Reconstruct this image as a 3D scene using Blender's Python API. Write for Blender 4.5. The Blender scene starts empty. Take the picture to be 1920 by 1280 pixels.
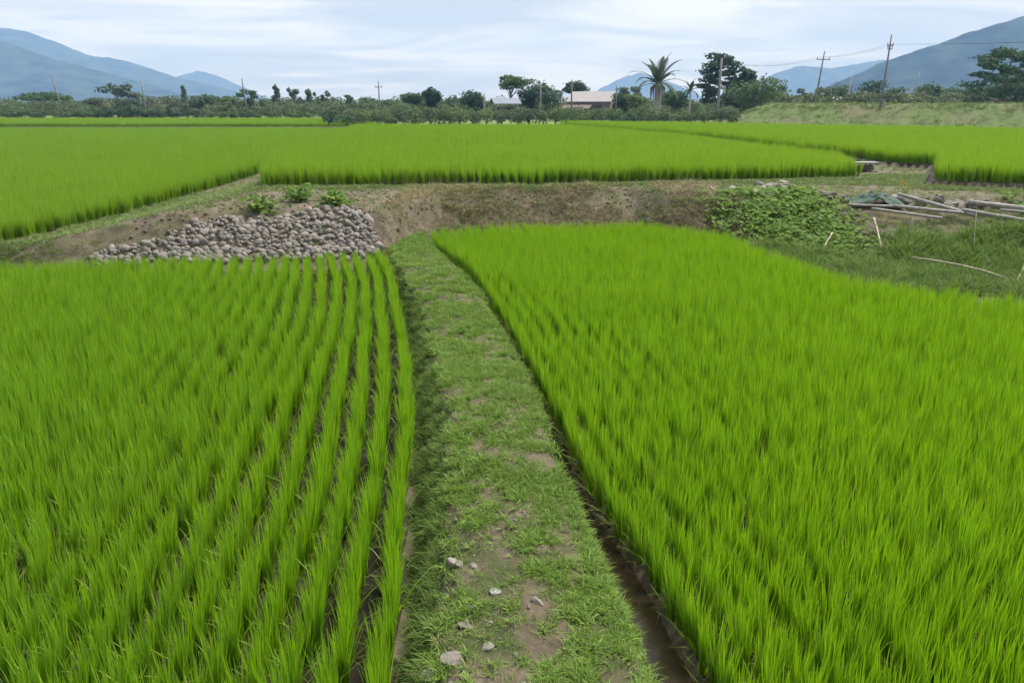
import bpy, math, random
import numpy as np
from mathutils import Vector, Matrix, Euler

R = math.radians
scn = bpy.context.scene
col = scn.collection
random.seed(11)
rng = np.random.default_rng(11)

# ---------------------------------------------------------------- camera
cam_d = bpy.data.cameras.new('camera')
cam_d.sensor_width = 36.0
cam_d.lens = 26.68
cam_d.clip_start = 0.05
cam_d.clip_end = 30000
cam = bpy.data.objects.new('camera', cam_d)
col.objects.link(cam)
cam.location = (0, 0, 4.0)
cam.rotation_euler = (R(90 - 17.4), 0, 0)
scn.camera = cam

# ---------------------------------------------------------------- overcast sky
SUN_EL, SUN_AZ = 54, 48          # azimuth from +Y towards +X
world = bpy.data.worlds.new('World'); scn.world = world
world.use_nodes = True
nt = world.node_tree; nt.nodes.clear()
def nd(t, typ, **kw):
    n = t.nodes.new(typ)
    for k, v in kw.items():
        if k in n.inputs: n.inputs[k].default_value = v
        else: setattr(n, k, v)
    return n
L = nt.links.new
sky = nd(nt, 'ShaderNodeTexSky', sky_type='NISHITA', sun_disc=False)
sky.sun_elevation = R(SUN_EL); sky.sun_rotation = R(SUN_AZ)
bg_sky = nd(nt, 'ShaderNodeBackground', Strength=0.05); L(sky.outputs[0], bg_sky.inputs[0])
tc = nd(nt, 'ShaderNodeTexCoord')
sep = nd(nt, 'ShaderNodeSeparateXYZ'); L(tc.outputs['Generated'], sep.inputs[0])
az = nd(nt, 'ShaderNodeMath', operation='ABSOLUTE'); L(sep.outputs[2], az.inputs[0])
ad = nd(nt, 'ShaderNodeMath', operation='ADD'); ad.inputs[1].default_value = 0.10; L(az.outputs[0], ad.inputs[0])
dx = nd(nt, 'ShaderNodeMath', operation='DIVIDE'); L(sep.outputs[0], dx.inputs[0]); L(ad.outputs[0], dx.inputs[1])
dy = nd(nt, 'ShaderNodeMath', operation='DIVIDE'); L(sep.outputs[1], dy.inputs[0]); L(ad.outputs[0], dy.inputs[1])
cmb = nd(nt, 'ShaderNodeCombineXYZ'); L(dx.outputs[0], cmb.inputs[0]); L(dy.outputs[0], cmb.inputs[1])
mp = nd(nt, 'ShaderNodeMapping'); mp.inputs['Scale'].default_value = (0.55, 0.75, 1); mp.inputs['Location'].default_value = (0.6, 2.2, 0); mp.inputs['Rotation'].default_value = (0, 0, .12)
L(cmb.outputs[0], mp.inputs[0])
n1 = nd(nt, 'ShaderNodeTexNoise', Scale=1.0, Detail=8.0, Roughness=0.55, Distortion=0.9); L(mp.outputs[0], n1.inputs['Vector'])
cr = nd(nt, 'ShaderNodeValToRGB'); L(n1.outputs[0], cr.inputs[0])
CLOUD_K = 0.158
e = cr.color_ramp.elements
e[0].position = .38; e[0].color = (.66 * CLOUD_K, .68 * CLOUD_K, .74 * CLOUD_K, 1)
e[1].position = .60; e[1].color = (1.16 * CLOUD_K, 1.14 * CLOUD_K, 1.12 * CLOUD_K, 1)
m_ = cr.color_ramp.elements.new(.50); m_.color = (.86 * CLOUD_K, .87 * CLOUD_K, .90 * CLOUD_K, 1)
bg_cl = nd(nt, 'ShaderNodeBackground', Strength=1.0); L(cr.outputs[0], bg_cl.inputs[0])
mx = nd(nt, 'ShaderNodeMixShader'); mx.inputs[0].default_value = 0.93
L(bg_sky.outputs[0], mx.inputs[1]); L(bg_cl.outputs[0], mx.inputs[2])
wo = nd(nt, 'ShaderNodeOutputWorld'); L(mx.outputs[0], wo.inputs[0])

sun_d = bpy.data.lights.new('sun', 'SUN'); sun_d.energy = 1.5; sun_d.angle = R(30); sun_d.color = (1, .975, .94)
sun = bpy.data.objects.new('sun', sun_d); col.objects.link(sun)
sd = Vector((math.sin(R(SUN_AZ)) * math.cos(R(SUN_EL)), math.cos(R(SUN_AZ)) * math.cos(R(SUN_EL)), math.sin(R(SUN_EL))))
sun.rotation_euler = sd.to_track_quat('Z', 'Y').to_euler(); sun.location = (0, 0, 60)
vs = scn.view_settings
vs.view_transform = 'Standard'; vs.look = 'None'; vs.exposure = 2.7; vs.gamma = 1.0; vs.use_curve_mapping = False
scn.cycles.use_denoising = True
scn.cycles.max_bounces = 6; scn.cycles.diffuse_bounces = 2; scn.cycles.transmission_bounces = 4; scn.cycles.volume_bounces = 0
scn.cycles.transparent_max_bounces = 4

HAZE = 2.9e-4

# ---------------------------------------------------------------- terrain
def _hash(ix, iy, seed):
    n = (ix.astype(np.int64) * 374761393 + iy.astype(np.int64) * 668265263 + seed * 982451653) & 0x7fffffff
    n = ((n ^ (n >> 13)) * 1274126177) & 0x7fffffff
    return ((n ^ (n >> 16)) & 0xffff) / 65535.0
def vnoise(x, y, seed=0):
    x = np.asarray(x, float); y = np.asarray(y, float)
    ix = np.floor(x); iy = np.floor(y); fx = x - ix; fy = y - iy
    fx = fx * fx * (3 - 2 * fx); fy = fy * fy * (3 - 2 * fy)
    a = _hash(ix, iy, seed); b = _hash(ix + 1, iy, seed); c = _hash(ix, iy + 1, seed); d = _hash(ix + 1, iy + 1, seed)
    return (a + (b - a) * fx) * (1 - fy) + (c + (d - c) * fx) * fy
def fbm(x, y, seed=0, octv=4):
    s = 0; amp = 0.5; tot = 0
    for o in range(octv):
        s = s + amp * vnoise(np.asarray(x) * 2 ** o, np.asarray(y) * 2 ** o, seed + o * 17); tot += amp; amp *= 0.5
    return s / tot
def sst(t):
    t = np.clip(t, 0, 1); return t * t * (3 - 2 * t)
def curve(pts):
    p = np.array(pts, float)
    return lambda y: np.interp(y, p[:, 0], p[:, 1])
# lines that run away from the viewer: x as a function of y
EA = curve([(0, -.72), (4.5, -.83), (6.5, -1.0), (9.8, -1.41), (12.8, -1.87), (16.5, -2.65), (19.2, -3.4), (30, -6)])       # left paddy, right edge
EB = curve([(0, 1.75), (4.5, 1.45), (5.8, 1.26), (7.2, .87), (9.8, .46), (13.2, -.01), (17.1, -.86), (21.4, -2.15), (30, -4)])   # right paddy, left edge
PL = curve([(0, -.5), (4.3, -.55), (6.2, -.58), (8.6, -.78), (13.4, -1.6), (19.6, -3.2), (30, -5)])
PR = curve([(0, .95), (4.3, .83), (6.2, .58), (9.5, .25), (14.6, -.62), (20.3, -2.2), (30, -4)])
EE = curve([(0, -13.6), (19, -13.1), (25, -12.5), (38, -12.8), (80, -17.4), (150, -26)])   # lower left terrace, right edge
CL = curve([(0, -8.5), (26, -8.6), (30, -9.6), (38, -11.6), (81, -16.5), (150, -25)])                                # upper field, left edge
CR = curve([(0, 11), (29, 13.2), (33, 14.6), (36, 15.4), (58, 13.2), (90, 5.2), (150, -8)])  # upper field, right edge
DL = curve([(0, 14.3), (26.6, 14.3), (33.8, 18.2), (35.4, 17), (58, 14.6), (90, 6.6), (150, -6)])  # right-hand field, left edge
# lines that run across: y as a function of x
YF = curve([(-90, 17.2), (-12, 17.9), (-8, 18.5), (-3.5, 18.9), (-2.9, 20.6), (-2.2, 22.4), (.7, 23.6), (4, 23.6), (5.8, 21.9),
            (6.5, 19.0), (7.3, 16.1), (8.8, 14.8), (9.6, 14.0), (13, 13), (60, 12)])          # far edge of the two near paddies
YH = curve([(-90, 0), (5.5, 0), (5.8, 21.9), (7, 20.6), (9, 19.6), (12, 19.4), (60, 19)])     # foot of the bank beyond the hollow
SL = curve([(-90, .8), (-12, 1.0), (-9.5, 1.8), (-8, 2.3), (-4, 2.3), (-2.5, 2.4), (-1, 2.7), (5, 2.7), (7, 3.6), (9, 4.6), (60, 5)])  # run of the slope
CF = curve([(-14, 26.0), (-9.2, 26.3), (.8, 26.9), (13.4, 29.6), (20, 31)])                   # front of the upper field
DF = curve([(12, 27.2), (14.3, 26.7), (17, 25.4), (40, 18), (60, 16)])                         # front of the right-hand field
def in_C(x, y): return (x > CL(y)) & (x < CR(y)) & (y > CF(x)) & (y < 85)
def in_D(x, y): return (x > DL(y)) & (y > DF(x)) & (y < 98 - .72 * np.maximum(x - 3, 0))
def in_E(x, y): return (x < EE(y)) & (y > 19.2) & (y < 99)
def in_F(x, y): return (y > 113) & (y < 148) & (x < -19.5 - (y - 113) * .16)
def in_path(x, y): return (x > EA(y)) & (x < EB(y)) & (y < YF(x) + .6)
def height(x, y):
    x = np.asarray(x, float); y = np.asarray(y, float)
    yf = YF(x); ys = np.maximum(yf, YH(x))
    top = .56 + .70 * sst((x - EE(y) - .3) / 4.0)
    t = (y - ys) / SL(x)
    bank = top * (np.clip(t, 0, 1) * .6 + .4 * sst(t))
    rough = fbm(x * 1.3, y * 1.3, 3, 4) - .5
    bank = bank + np.where(t > 0, (.16 * rough + .10 * (fbm(x * 4.5, y * 4.5, 13, 3) - .5)) * np.clip(t * 3, 0, 1) * (1 - .75 * np.clip(t - .9, 0, 1)), 0)
    # low bunds along the field fronts
    bank = bank + .03 * np.exp(-((y - CF(x) + .55) / .45) ** 2) * ((x > -10) & (x < 14))
    hollow = (x > 5.5) & (y > yf) & (y <= ys)
    z = np.where(y > ys, bank, np.where(hollow, -.05 + .2 * rough, .05 * (fbm(x * 3, y * 3, 9, 3) - .5)))
    z = np.where(in_C(x, y), 1.28, z)
    z = np.where(in_D(x, y), 1.44, z)
    z = np.where((x < EE(y) - .05) & (y > 19.1), .48, z)
    z = np.where(y > 95, np.maximum(z * 0 + 1.1, 0), z) * 1.0
    z = np.where((y > 94) & (y < 113) & (x < -15), .48, z)
    z = np.where(in_F(x, y), .8, z)
    # path dike with a gully on its left and the ditch on its right
    a, b, pl, pr = EA(y), EB(y), PL(y), PR(y)
    crest = .36 + .05 * np.sin(y * .9) + .07 * (fbm(x * 2.2, y * 2.2, 21, 3) - .5) + .03 * (fbm(x * 9, y * 9, 5, 2) - .5)
    left = -.10 + (crest + .06) * sst((x - a - .05) / np.maximum(pl - a, .08))
    dip = np.where(y < 9, -.20, -.20 + .13 * np.clip((y - 9) / 3, 0, 1))
    m = (x - pr) / np.maximum(b - pr, .1)
    right = crest + (dip - crest) * sst(m / .5)
    right = np.where(m > .66, dip + (0 - dip) * sst((m - .66) / .34), right)
    mid = crest + .06 * np.sin(np.pi * np.clip((x - pl) / (pr - pl), 0, 1))
    zp = np.where(x < pl, left, np.where(x < pr, mid, right))
    inside = (x > a) & (x < b) & (y < 23)
    z = np.where(inside, np.maximum(zp, np.where(y > ys, z, -9)), z)
    return z
# ---------------------------------------------------------------- mesh helpers
def tag(o, label=None, cat=None, group=None, kind=None):
    if label: o['label'] = label
    if cat: o['category'] = cat
    if group: o['group'] = group
    if kind: o['kind'] = kind
    return o
class MB:
    def __init__(s): s.v = []; s.f = []; s.t = None
    def add(s, v, f):
        n = len(s.v); s.v.extend([tuple(p) for p in v]); s.f.extend([tuple(i + n for i in q) for q in f]); return s
    def box(s, c, d, rz=0, M=None):
        x, y, z = d[0] / 2, d[1] / 2, d[2] / 2
        pts = [Vector((a * x, b * y, e_ * z)) for a in (-1, 1) for b in (-1, 1) for e_ in (-1, 1)]
        m = Matrix.Rotation(rz, 3, 'Z') if M is None else M
        return s.add([m @ p + Vector(c) for p in pts], [(0, 1, 3, 2), (4, 6, 7, 5), (0, 4, 5, 1), (2, 3, 7, 6), (0, 2, 6, 4), (1, 5, 7, 3)])
    def tube(s, pts, rad, n=8, cap=True):
        pts = [Vector(p) for p in pts]; rings = []; v = []; f = []
        for i, p in enumerate(pts):
            d = (pts[min(i + 1, len(pts) - 1)] - pts[max(i - 1, 0)]).normalized()
            a = d.cross(Vector((0, 0, 1)) if abs(d.z) < .9 else Vector((1, 0, 0))).normalized(); b = d.cross(a)
            r = rad[i] if hasattr(rad, '__len__') else rad
            for k in range(n):
                q = 2 * math.pi * k / n; v.append(p + a * math.cos(q) * r + b * math.sin(q) * r)
        for i in range(len(pts) - 1):
            for k in range(n): f.append((i * n + k, i * n + (k + 1) % n, (i + 1) * n + (k + 1) % n, (i + 1) * n + k))
        if cap: f.append(tuple(range(n))[::-1]); f.append(tuple((len(pts) - 1) * n + k for k in range(n)))
        return s.add(v, f)
    def build(s, name, mat, parent=None, loc=None, smooth=False):
        me = bpy.data.meshes.new(name); me.from_pydata(s.v, [], s.f); me.update()
        return link(name, me, mat, parent, loc, smooth)
def link(name, me, mat, parent=None, loc=None, smooth=False):
    if mat and not me.materials: me.materials.append(mat)
    if smooth: me.polygons.foreach_set('use_smooth', np.ones(len(me.polygons), bool))
    o = bpy.data.objects.new(name, me); col.objects.link(o)
    if parent: o.parent = parent
    if loc: o.location = loc
    return o
def empty(name, loc, rz=0):
    o = bpy.data.objects.new(name, None); col.objects.link(o); o.location = loc; o.rotation_euler = (0, 0, rz); o.empty_display_size = .2
    return o
def raw_mesh(name, V, loops, starts, tvals=None, bvals=None):
    me = bpy.data.meshes.new(name)
    me.vertices.add(len(V)); me.vertices.foreach_set('co', np.asarray(V, np.float32).ravel())
    me.loops.add(len(loops)); me.loops.foreach_set('vertex_index', np.asarray(loops, np.int32))
    me.polygons.add(len(starts)); me.polygons.foreach_set('loop_start', np.asarray(starts, np.int32))
    if tvals is not None:
        a = me.attributes.new('t', 'FLOAT', 'POINT'); a.data.foreach_set('value', np.asarray(tvals, np.float32))
    if bvals is not None:
        a = me.attributes.new('blade', 'FLOAT', 'POINT'); a.data.foreach_set('value', np.asarray(bvals, np.float32))
    me.update(calc_edges=True); me.validate()
    return me
def quads_mesh(name, Q):                        # Q: (n,4,3)
    n = len(Q); return raw_mesh(name, Q.reshape(-1, 3), np.arange(n * 4), np.arange(n) * 4)

# ---------------------------------------------------------------- materials
def mat(name):
    m = bpy.data.materials.new(name); m.use_nodes = True; m.node_tree.nodes.clear(); return m, m.node_tree
def ramp(t, fac, stops):
    r = nd(t, 'ShaderNodeValToRGB'); t.links.new(fac, r.inputs[0]); el = r.color_ramp.elements
    while len(el) < len(stops): el.new(.5)
    for q, (p, c) in zip(el, stops): q.position = p; q.color = (*c, 1)
    return r.outputs[0]
def mixc(t, fac, a, b):
    m = nd(t, 'ShaderNodeMix', data_type='RGBA')
    for s, v in ((m.inputs[0], fac), (m.inputs[6], a), (m.inputs[7], b)):
        if isinstance(v, (int, float)): s.default_value = v
        elif isinstance(v, tuple): s.default_value = (*v, 1)
        else: t.links.new(v, s)
    return m.outputs[2]
def noise(t, scale, detail=4, rough=.55, vec=None, dist=0):
    n = nd(t, 'ShaderNodeTexNoise', Scale=scale, Detail=detail, Roughness=rough, Distortion=dist)
    if vec is None:
        g = nd(t, 'ShaderNodeNewGeometry'); vec = g.outputs['Position']
    t.links.new(vec, n.inputs['Vector']); return n.outputs[0]
def objvec(t): return nd(t, 'ShaderNodeTexCoord').outputs['Object']
def leaf_mat(name, c1, c2, tip=None, trans=.3, rough=.5, spec=.25, patch=None, pscale=.35):
    m, t = mat(name)
    oi = nd(t, 'ShaderNodeObjectInfo')
    c = mixc(t, oi.outputs['Random'], c1, c2)
    if patch:
        f = ramp(t, noise(t, pscale, 3), [(.38, (0, 0, 0)), (.62, (1, 1, 1))]); c = mixc(t, f, c, patch)
    nf = noise(t, 7.0, 2); c = mixc(t, ramp(t, nf, [(.35, (0, 0, 0)), (.7, (.45, .45, .45))]), c, tuple(x * .72 for x in c1))
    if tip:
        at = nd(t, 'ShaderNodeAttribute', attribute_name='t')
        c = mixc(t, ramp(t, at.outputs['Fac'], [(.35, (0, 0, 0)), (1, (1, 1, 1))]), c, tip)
    if tip:
        ab = nd(t, 'ShaderNodeAttribute', attribute_name='blade')
        lum = sum(c2) / 3
        c = mixc(t, ramp(t, ab.outputs['Fac'], [(.0, (.5, .5, .5)), (.30, (0, 0, 0)), (.9, (0, 0, 0)), (1, (.55, .55, .55))]), c,
                 mixc(t, ramp(t, ab.outputs['Fac'], [(.45, (0, 0, 0)), (.55, (1, 1, 1))]), (c1[0] * .55, c1[1] * .68, c1[2] * 1.6), (c2[0] * 1.5, c2[1] * .98, c2[2] * 2.2)))
    p = nd(t, 'ShaderNodeBsdfPrincipled', Roughness=rough); p.inputs['Specular IOR Level'].default_value = spec
    t.links.new(c, p.inputs['Base Color'])
    tr = nd(t, 'ShaderNodeBsdfTranslucent')
    hs = nd(t, 'ShaderNodeHueSaturation', Saturation=1.1, Value=1.25); t.links.new(c, hs.inputs['Color']); t.links.new(hs.outputs[0], tr.inputs[0])
    ms = nd(t, 'ShaderNodeMixShader'); ms.inputs[0].default_value = trans
    t.links.new(p.outputs[0], ms.inputs[1]); t.links.new(tr.outputs[0], ms.inputs[2])
    o = nd(t, 'ShaderNodeOutputMaterial'); t.links.new(ms.outputs[0], o.inputs[0])
    return m
def solid(name, stops, scale=6, detail=5, rough=.85, spec=.3, bump=.3, bscale=None, vec='pos', metallic=0, bdist=.02, rand=None):
    m, t = mat(name)
    v = None if vec == 'pos' else objvec(t)
    c = ramp(t, noise(t, scale, detail, .6, v), stops)
    if rand:
        oi = nd(t, 'ShaderNodeObjectInfo')
        c2 = nd(t, 'ShaderNodeMix', data_type='RGBA', blend_type='MULTIPLY'); c2.inputs[0].default_value = 1
        t.links.new(c, c2.inputs[6]); t.links.new(ramp(t, oi.outputs['Random'], rand), c2.inputs[7]); c = c2.outputs[2]
    p = nd(t, 'ShaderNodeBsdfPrincipled', Roughness=rough, Metallic=metallic); p.inputs['Specular IOR Level'].default_value = spec
    t.links.new(c, p.inputs['Base Color'])
    if bump:
        b = nd(t, 'ShaderNodeBump', Strength=bump, Distance=bdist); t.links.new(noise(t, bscale or scale * 4, 5, .65, v), b.inputs['Height']); t.links.new(b.outputs[0], p.inputs['Normal'])
    o = nd(t, 'ShaderNodeOutputMaterial'); t.links.new(p.outputs[0], o.inputs[0])
    return m
M = {}
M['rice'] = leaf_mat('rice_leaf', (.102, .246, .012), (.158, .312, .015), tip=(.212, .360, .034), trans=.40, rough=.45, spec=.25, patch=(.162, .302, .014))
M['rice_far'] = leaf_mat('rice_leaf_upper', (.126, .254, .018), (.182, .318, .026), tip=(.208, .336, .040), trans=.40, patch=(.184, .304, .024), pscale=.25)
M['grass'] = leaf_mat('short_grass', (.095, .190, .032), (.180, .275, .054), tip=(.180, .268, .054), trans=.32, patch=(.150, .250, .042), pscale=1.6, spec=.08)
M['bund_grass'] = leaf_mat('bund_grass', (0.094, 0.156, 0.035), (0.144, 0.195, 0.047), tip=(0.156, 0.199, 0.055), trans=.3)
M['weed'] = leaf_mat('rank_weed', (.060, .125, .028), (.130, .205, .045), tip=(.135, .200, .050), trans=.3, spec=.06, rough=.7, patch=(.130, .190, .045), pscale=1.1)
M['vine'] = leaf_mat('vine_leaf', (.070, .140, .032), (.110, .190, .042), trans=.35, patch=(.165, .255, .048), pscale=3.2, spec=.06, rough=.7)
M['straw'] = leaf_mat('dry_straw', (.190, .155, .082), (.285, .235, .130), trans=.15, spec=.1)
M['scrub'] = leaf_mat('scrub_leaf', (.070, .100, .050), (.150, .165, .088), trans=.25, patch=(.100, .145, .060), pscale=.06, spec=.06, rough=.7)
for k, (a, b) in dict(dark=((.050, .088, .050), (.078, .122, .062)), mid=((.066, .115, .052), (.108, .162, .066)), grey=((.085, .120, .072), (.125, .155, .090)), pale=((.105, .150, .060), (.145, .190, .075)), palm=((.060, .085, .052), (.090, .115, .064))).items():
    M['leaf_' + k] = leaf_mat('tree_leaf_' + k, a, b, trans=.25, rough=.7, spec=.05)
M['bark'] = solid('bark', [(.3, (.11, .09, .07)), (.7, (.22, .19, .15))], 8, vec='obj')
M['pale_bark'] = solid('pale_bark', [(.3, (.26, .24, .20)), (.7, (.38, .36, .31))], 5, vec='obj')
M['_mud'] = solid('paddy_mud', [(.3, (.030, .026, .016)), (.7, (.062, .052, .032))], 3, rough=.45, spec=.45, bump=.3)
M['stone'] = solid('river_stone', [(.25, (.118, .106, .092)), (.5, (.195, .180, .162)), (.8, (.270, .254, .234))], 5, vec='obj', rough=.85, bump=.5, bscale=16, bdist=.03,
                   rand=[(0, (.62, .60, .58)), (.5, (.95, .92, .88)), (1, (1.15, 1.12, 1.10))])
M['white_stone'] = solid('pale_stone', [(.3, (.17, .17, .165)), (.7, (.29, .29, .28))], 12, vec='obj', bump=.4)
M['concrete'] = solid('weathered_concrete', [(.3, (0.174, 0.167, 0.155)), (.7, (0.279, 0.273, 0.254))], 3, vec='obj', bump=.2)
M['pole'] = solid('pole_concrete', [(.3, (.16, .16, .158)), (.7, (.25, .25, .24))], 2, vec='obj', bump=.1) #solid('pole_concrete', [(.3, (0.238, 0.238, 0.230)), (.7, (0.346, 0.346, 0.331))], 2, vec='obj', bump=.1)
M['dark_pole'] = solid('pole_wood', [(.3, (.12, .115, .11)), (.7, (.19, .18, .17))], 3, vec='obj', bump=.2)
M['metal'] = solid('galvanised_steel', [(.3, (.25, .26, .27)), (.7, (.36, .37, .38))], 4, rough=.5, metallic=.6, bump=0)
M['wire'] = solid('wire', [(.3, (.05, .05, .055)), (.7, (.07, .07, .075))], 1, rough=.6, bump=0)
M['bamboo'] = solid('dry_bamboo', [(.3, (0.208, 0.168, 0.104)), (.7, (0.336, 0.288, 0.192))], 9, vec='obj', rough=.6, bump=.2)
M['grey_pole'] = solid('weathered_pole', [(.3, (0.180, 0.169, 0.154)), (.55, (0.270, 0.255, 0.232)), (.75, (0.375, 0.367, 0.345))], 7, vec='obj', rough=.7, bump=.3)
M['net'] = solid('green_netting', [(.3, (0.032, 0.070, 0.052)), (.7, (0.084, 0.140, 0.105))], 25, vec='obj', rough=.8, bump=.8, bdist=.05)
M['flower'] = leaf_mat('orange_flower', (.45, .25, .03), (.50, .30, .05), trans=.2)
M['wall_pink'] = solid('cream_render', [(.3, (.17, .155, .145)), (.7, (.24, .22, .205))], 1.2, vec='obj', bump=.1)
M['roof_pink'] = solid('faded_roof_sheet', [(.3, (.25, .235, .235)), (.7, (.33, .31, .305))], 2, vec='obj', rough=.7, bump=.1)
M['roof_red'] = solid('rusty_roof_sheet', [(.3, (.09, .06, .048)), (.7, (.15, .105, .085))], 3, vec='obj', rough=.8, bump=.2)
M['roof_blue'] = solid('blue_grey_roof_sheet', [(.3, (.09, .11, .15)), (.7, (.15, .17, .21))], 2, vec='obj', rough=.5, bump=.1)
M['roof_trim'] = solid('pale_trim', [(.3, (.24, .25, .26)), (.7, (.32, .325, .33))], 2, vec='obj', bump=0)
M['glass'] = solid('window_glass', [(.3, (.03, .035, .04)), (.7, (.05, .055, .06))], 2, rough=.1, spec=.5, bump=0)
M['timber'] = solid('old_timber', [(.3, (.09, .075, .06)), (.7, (.16, .135, .11))], 5, vec='obj')
def ground_mat():
    m, t = mat('open_ground')
    g = nd(t, 'ShaderNodeNewGeometry'); s = nd(t, 'ShaderNodeSeparateXYZ'); t.links.new(g.outputs['Position'], s.inputs[0])
    mud = ramp(t, noise(t, 3, 5), [(.3, (.012, .011, .006)), (.7, (.028, .024, .014))])
    green = ramp(t, noise(t, .05, 6, .7), [(.32, (.090, .130, .038)), (.5, (.115, .165, .042)), (.68, (.140, .140, .065))])
    far = nd(t, 'ShaderNodeMapRange'); far.inputs['From Min'].default_value = 112; far.inputs['From Max'].default_value = 114; t.links.new(s.outputs[1], far.inputs[0])
    c = mixc(t, far.outputs[0], mud, green)
    p = nd(t, 'ShaderNodeBsdfPrincipled', Roughness=.85); p.inputs['Specular IOR Level'].default_value = .12; t.links.new(c, p.inputs['Base Color'])
    b = nd(t, 'ShaderNodeBump', Strength=.4, Distance=.03); t.links.new(noise(t, 12, 5), b.inputs['Height']); t.links.new(b.outputs[0], p.inputs['Normal'])
    o = nd(t, 'ShaderNodeOutputMaterial'); t.links.new(p.outputs[0], o.inputs[0]); return m
def soil_mat(name, soil, moss, lo, hi, pscale):
    m, t = mat(name)
    c1 = ramp(t, noise(t, 5, 7, .65), soil)
    f = ramp(t, noise(t, pscale, 5, .6), [(lo, (0, 0, 0)), (hi, (1, 1, 1))])
    c = mixc(t, f, c1, moss)
    p = nd(t, 'ShaderNodeBsdfPrincipled', Roughness=.95); p.inputs['Specular IOR Level'].default_value = .15; t.links.new(c, p.inputs['Base Color'])
    b = nd(t, 'ShaderNodeBump', Strength=.8, Distance=.04); t.links.new(noise(t, 16, 6, .7), b.inputs['Height']); t.links.new(b.outputs[0], p.inputs['Normal'])
    o = nd(t, 'ShaderNodeOutputMaterial'); t.links.new(p.outputs[0], o.inputs[0]); return m
M['ground'] = ground_mat()
M['path'] = soil_mat('path_soil', [(.3, (.064, .050, .034)), (.55, (.108, .087, .060)), (.75, (.150, .126, .094))], (.050, .060, .022), .45, .62, 2.2)
M['bank'] = soil_mat('bank_soil', [(.3, (.070, .057, .040)), (.55, (.120, .099, .070)), (.75, (.168, .142, .106))], (.088, .088, .044), .44, .64, 1.3)
M['levee'] = soil_mat('levee_soil', [(.3, (.092, .085, .048)), (.55, (.140, .115, .070)), (.75, (.190, .148, .095))], (.090, .128, .038), .43, .60, .13)
M['forest'] = solid('forested_slope', [(.38, (.005, .012, .010)), (.62, (.034, .056, .032))], .012, 8, rough=1, spec=0, bump=.6, bscale=.03, bdist=12)
def water_mat():
    m, t = mat('ditch_water')
    c = ramp(t, noise(t, 4, 5), [(.3, (.022, .016, .008)), (.7, (.042, .031, .016))])
    p = nd(t, 'ShaderNodeBsdfPrincipled', Roughness=.10); p.inputs['Specular IOR Level'].default_value = .35; t.links.new(c, p.inputs['Base Color'])
    b = nd(t, 'ShaderNodeBump', Strength=.12, Distance=.01); t.links.new(noise(t, 14, 3), b.inputs['Height']); t.links.new(b.outputs[0], p.inputs['Normal'])
    o = nd(t, 'ShaderNodeOutputMaterial'); t.links.new(p.outputs[0], o.inputs[0]); return m
M['water'] = water_mat()

# ---------------------------------------------------------------- ground sheet, cut into ground, path and bank
def axis(lo, hi, step, far_lo, far_hi, g):
    a = list(np.arange(lo, hi + 1e-6, step)); s = step
    while a[-1] < far_hi: s *= g; a.append(a[-1] + s)
    s = step
    while a[0] > far_lo: s *= g; a.insert(0, a[0] - s)
    a[0] = far_lo; a[-1] = far_hi
    return np.array(a)
gx = axis(-14, 16, .11, -5500, 5500, 1.055); gy = axis(2.6, 30, .11, -400, 6200, 1.045)
X, Y = np.meshgrid(gx, gy); Z = height(X, Y)
near = np.exp(-np.maximum(Y - 30, 0) / 12)
Z = Z + near * .022 * (fbm(X * 11, Y * 11, 40, 2) - .5)
nx, ny = len(gx), len(gy)
idx = np.arange(nx * ny).reshape(ny, nx)
Q = np.stack([idx[:-1, :-1], idx[:-1, 1:], idx[1:, 1:], idx[1:, :-1]], -1).reshape(-1, 4)
cx = X.ravel()[Q].mean(1); cy = Y.ravel()[Q].mean(1)
is_path = in_path(cx, cy) & (cy > -2) & (cy < 24)
front = np.minimum(np.where(cx > 12.5, DF(cx), 99), np.where(cx < 13.5, CF(cx), 99))
onE = (cx < EE(cy)) & (cy > 19.2)
wedge = ((cy > CF(cx)) & (cx > EE(cy)) & (cx < CL(cy)) & (cy < 82)) | ((cx > CR(cy)) & (cx < DL(cy)) & (cy > CF(cx) - 1) & (cy < 97))
is_bank = (((cy > YF(cx)) & (cy < front) & ~onE) | wedge) & ~is_path & (cx > -60) & (cx < 60) & (cy < 98)
P3 = np.stack([X.ravel(), Y.ravel(), Z.ravel()], -1)
def sub(name, mask, m):
    q = Q[mask]; u, inv = np.unique(q.ravel(), return_inverse=True)
    me = raw_mesh(name, P3[u], inv, np.arange(len(q)) * 4)
    return link(name, me, m, smooth=True)
tag(sub('ground', ~is_path & ~is_bank, M['ground']), 'wet dark mud of the paddies and the plain beyond', kind='structure')
tag(sub('path', is_path, M['path']), 'narrow earth path on the dike between the two near paddies', kind='structure')
tag(sub('earth_bank', is_bank, M['bank']), 'bare brown earth bank rising to the upper paddies', kind='structure')
# ditch water
ys_ = np.arange(2.6, 9.2, .15); w = MB(); v = []
for yy in ys_: v += [(float(PR(yy)) + .02, yy, -.085), (float(EB(yy)) + .12, yy, -.085)]
w.add(v, [(2 * i, 2 * i + 1, 2 * i + 3, 2 * i + 2) for i in range(len(ys_) - 1)])
tag(w.build('water', M['water']), 'brown standing water in the ditch beside the path', kind='structure')

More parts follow.
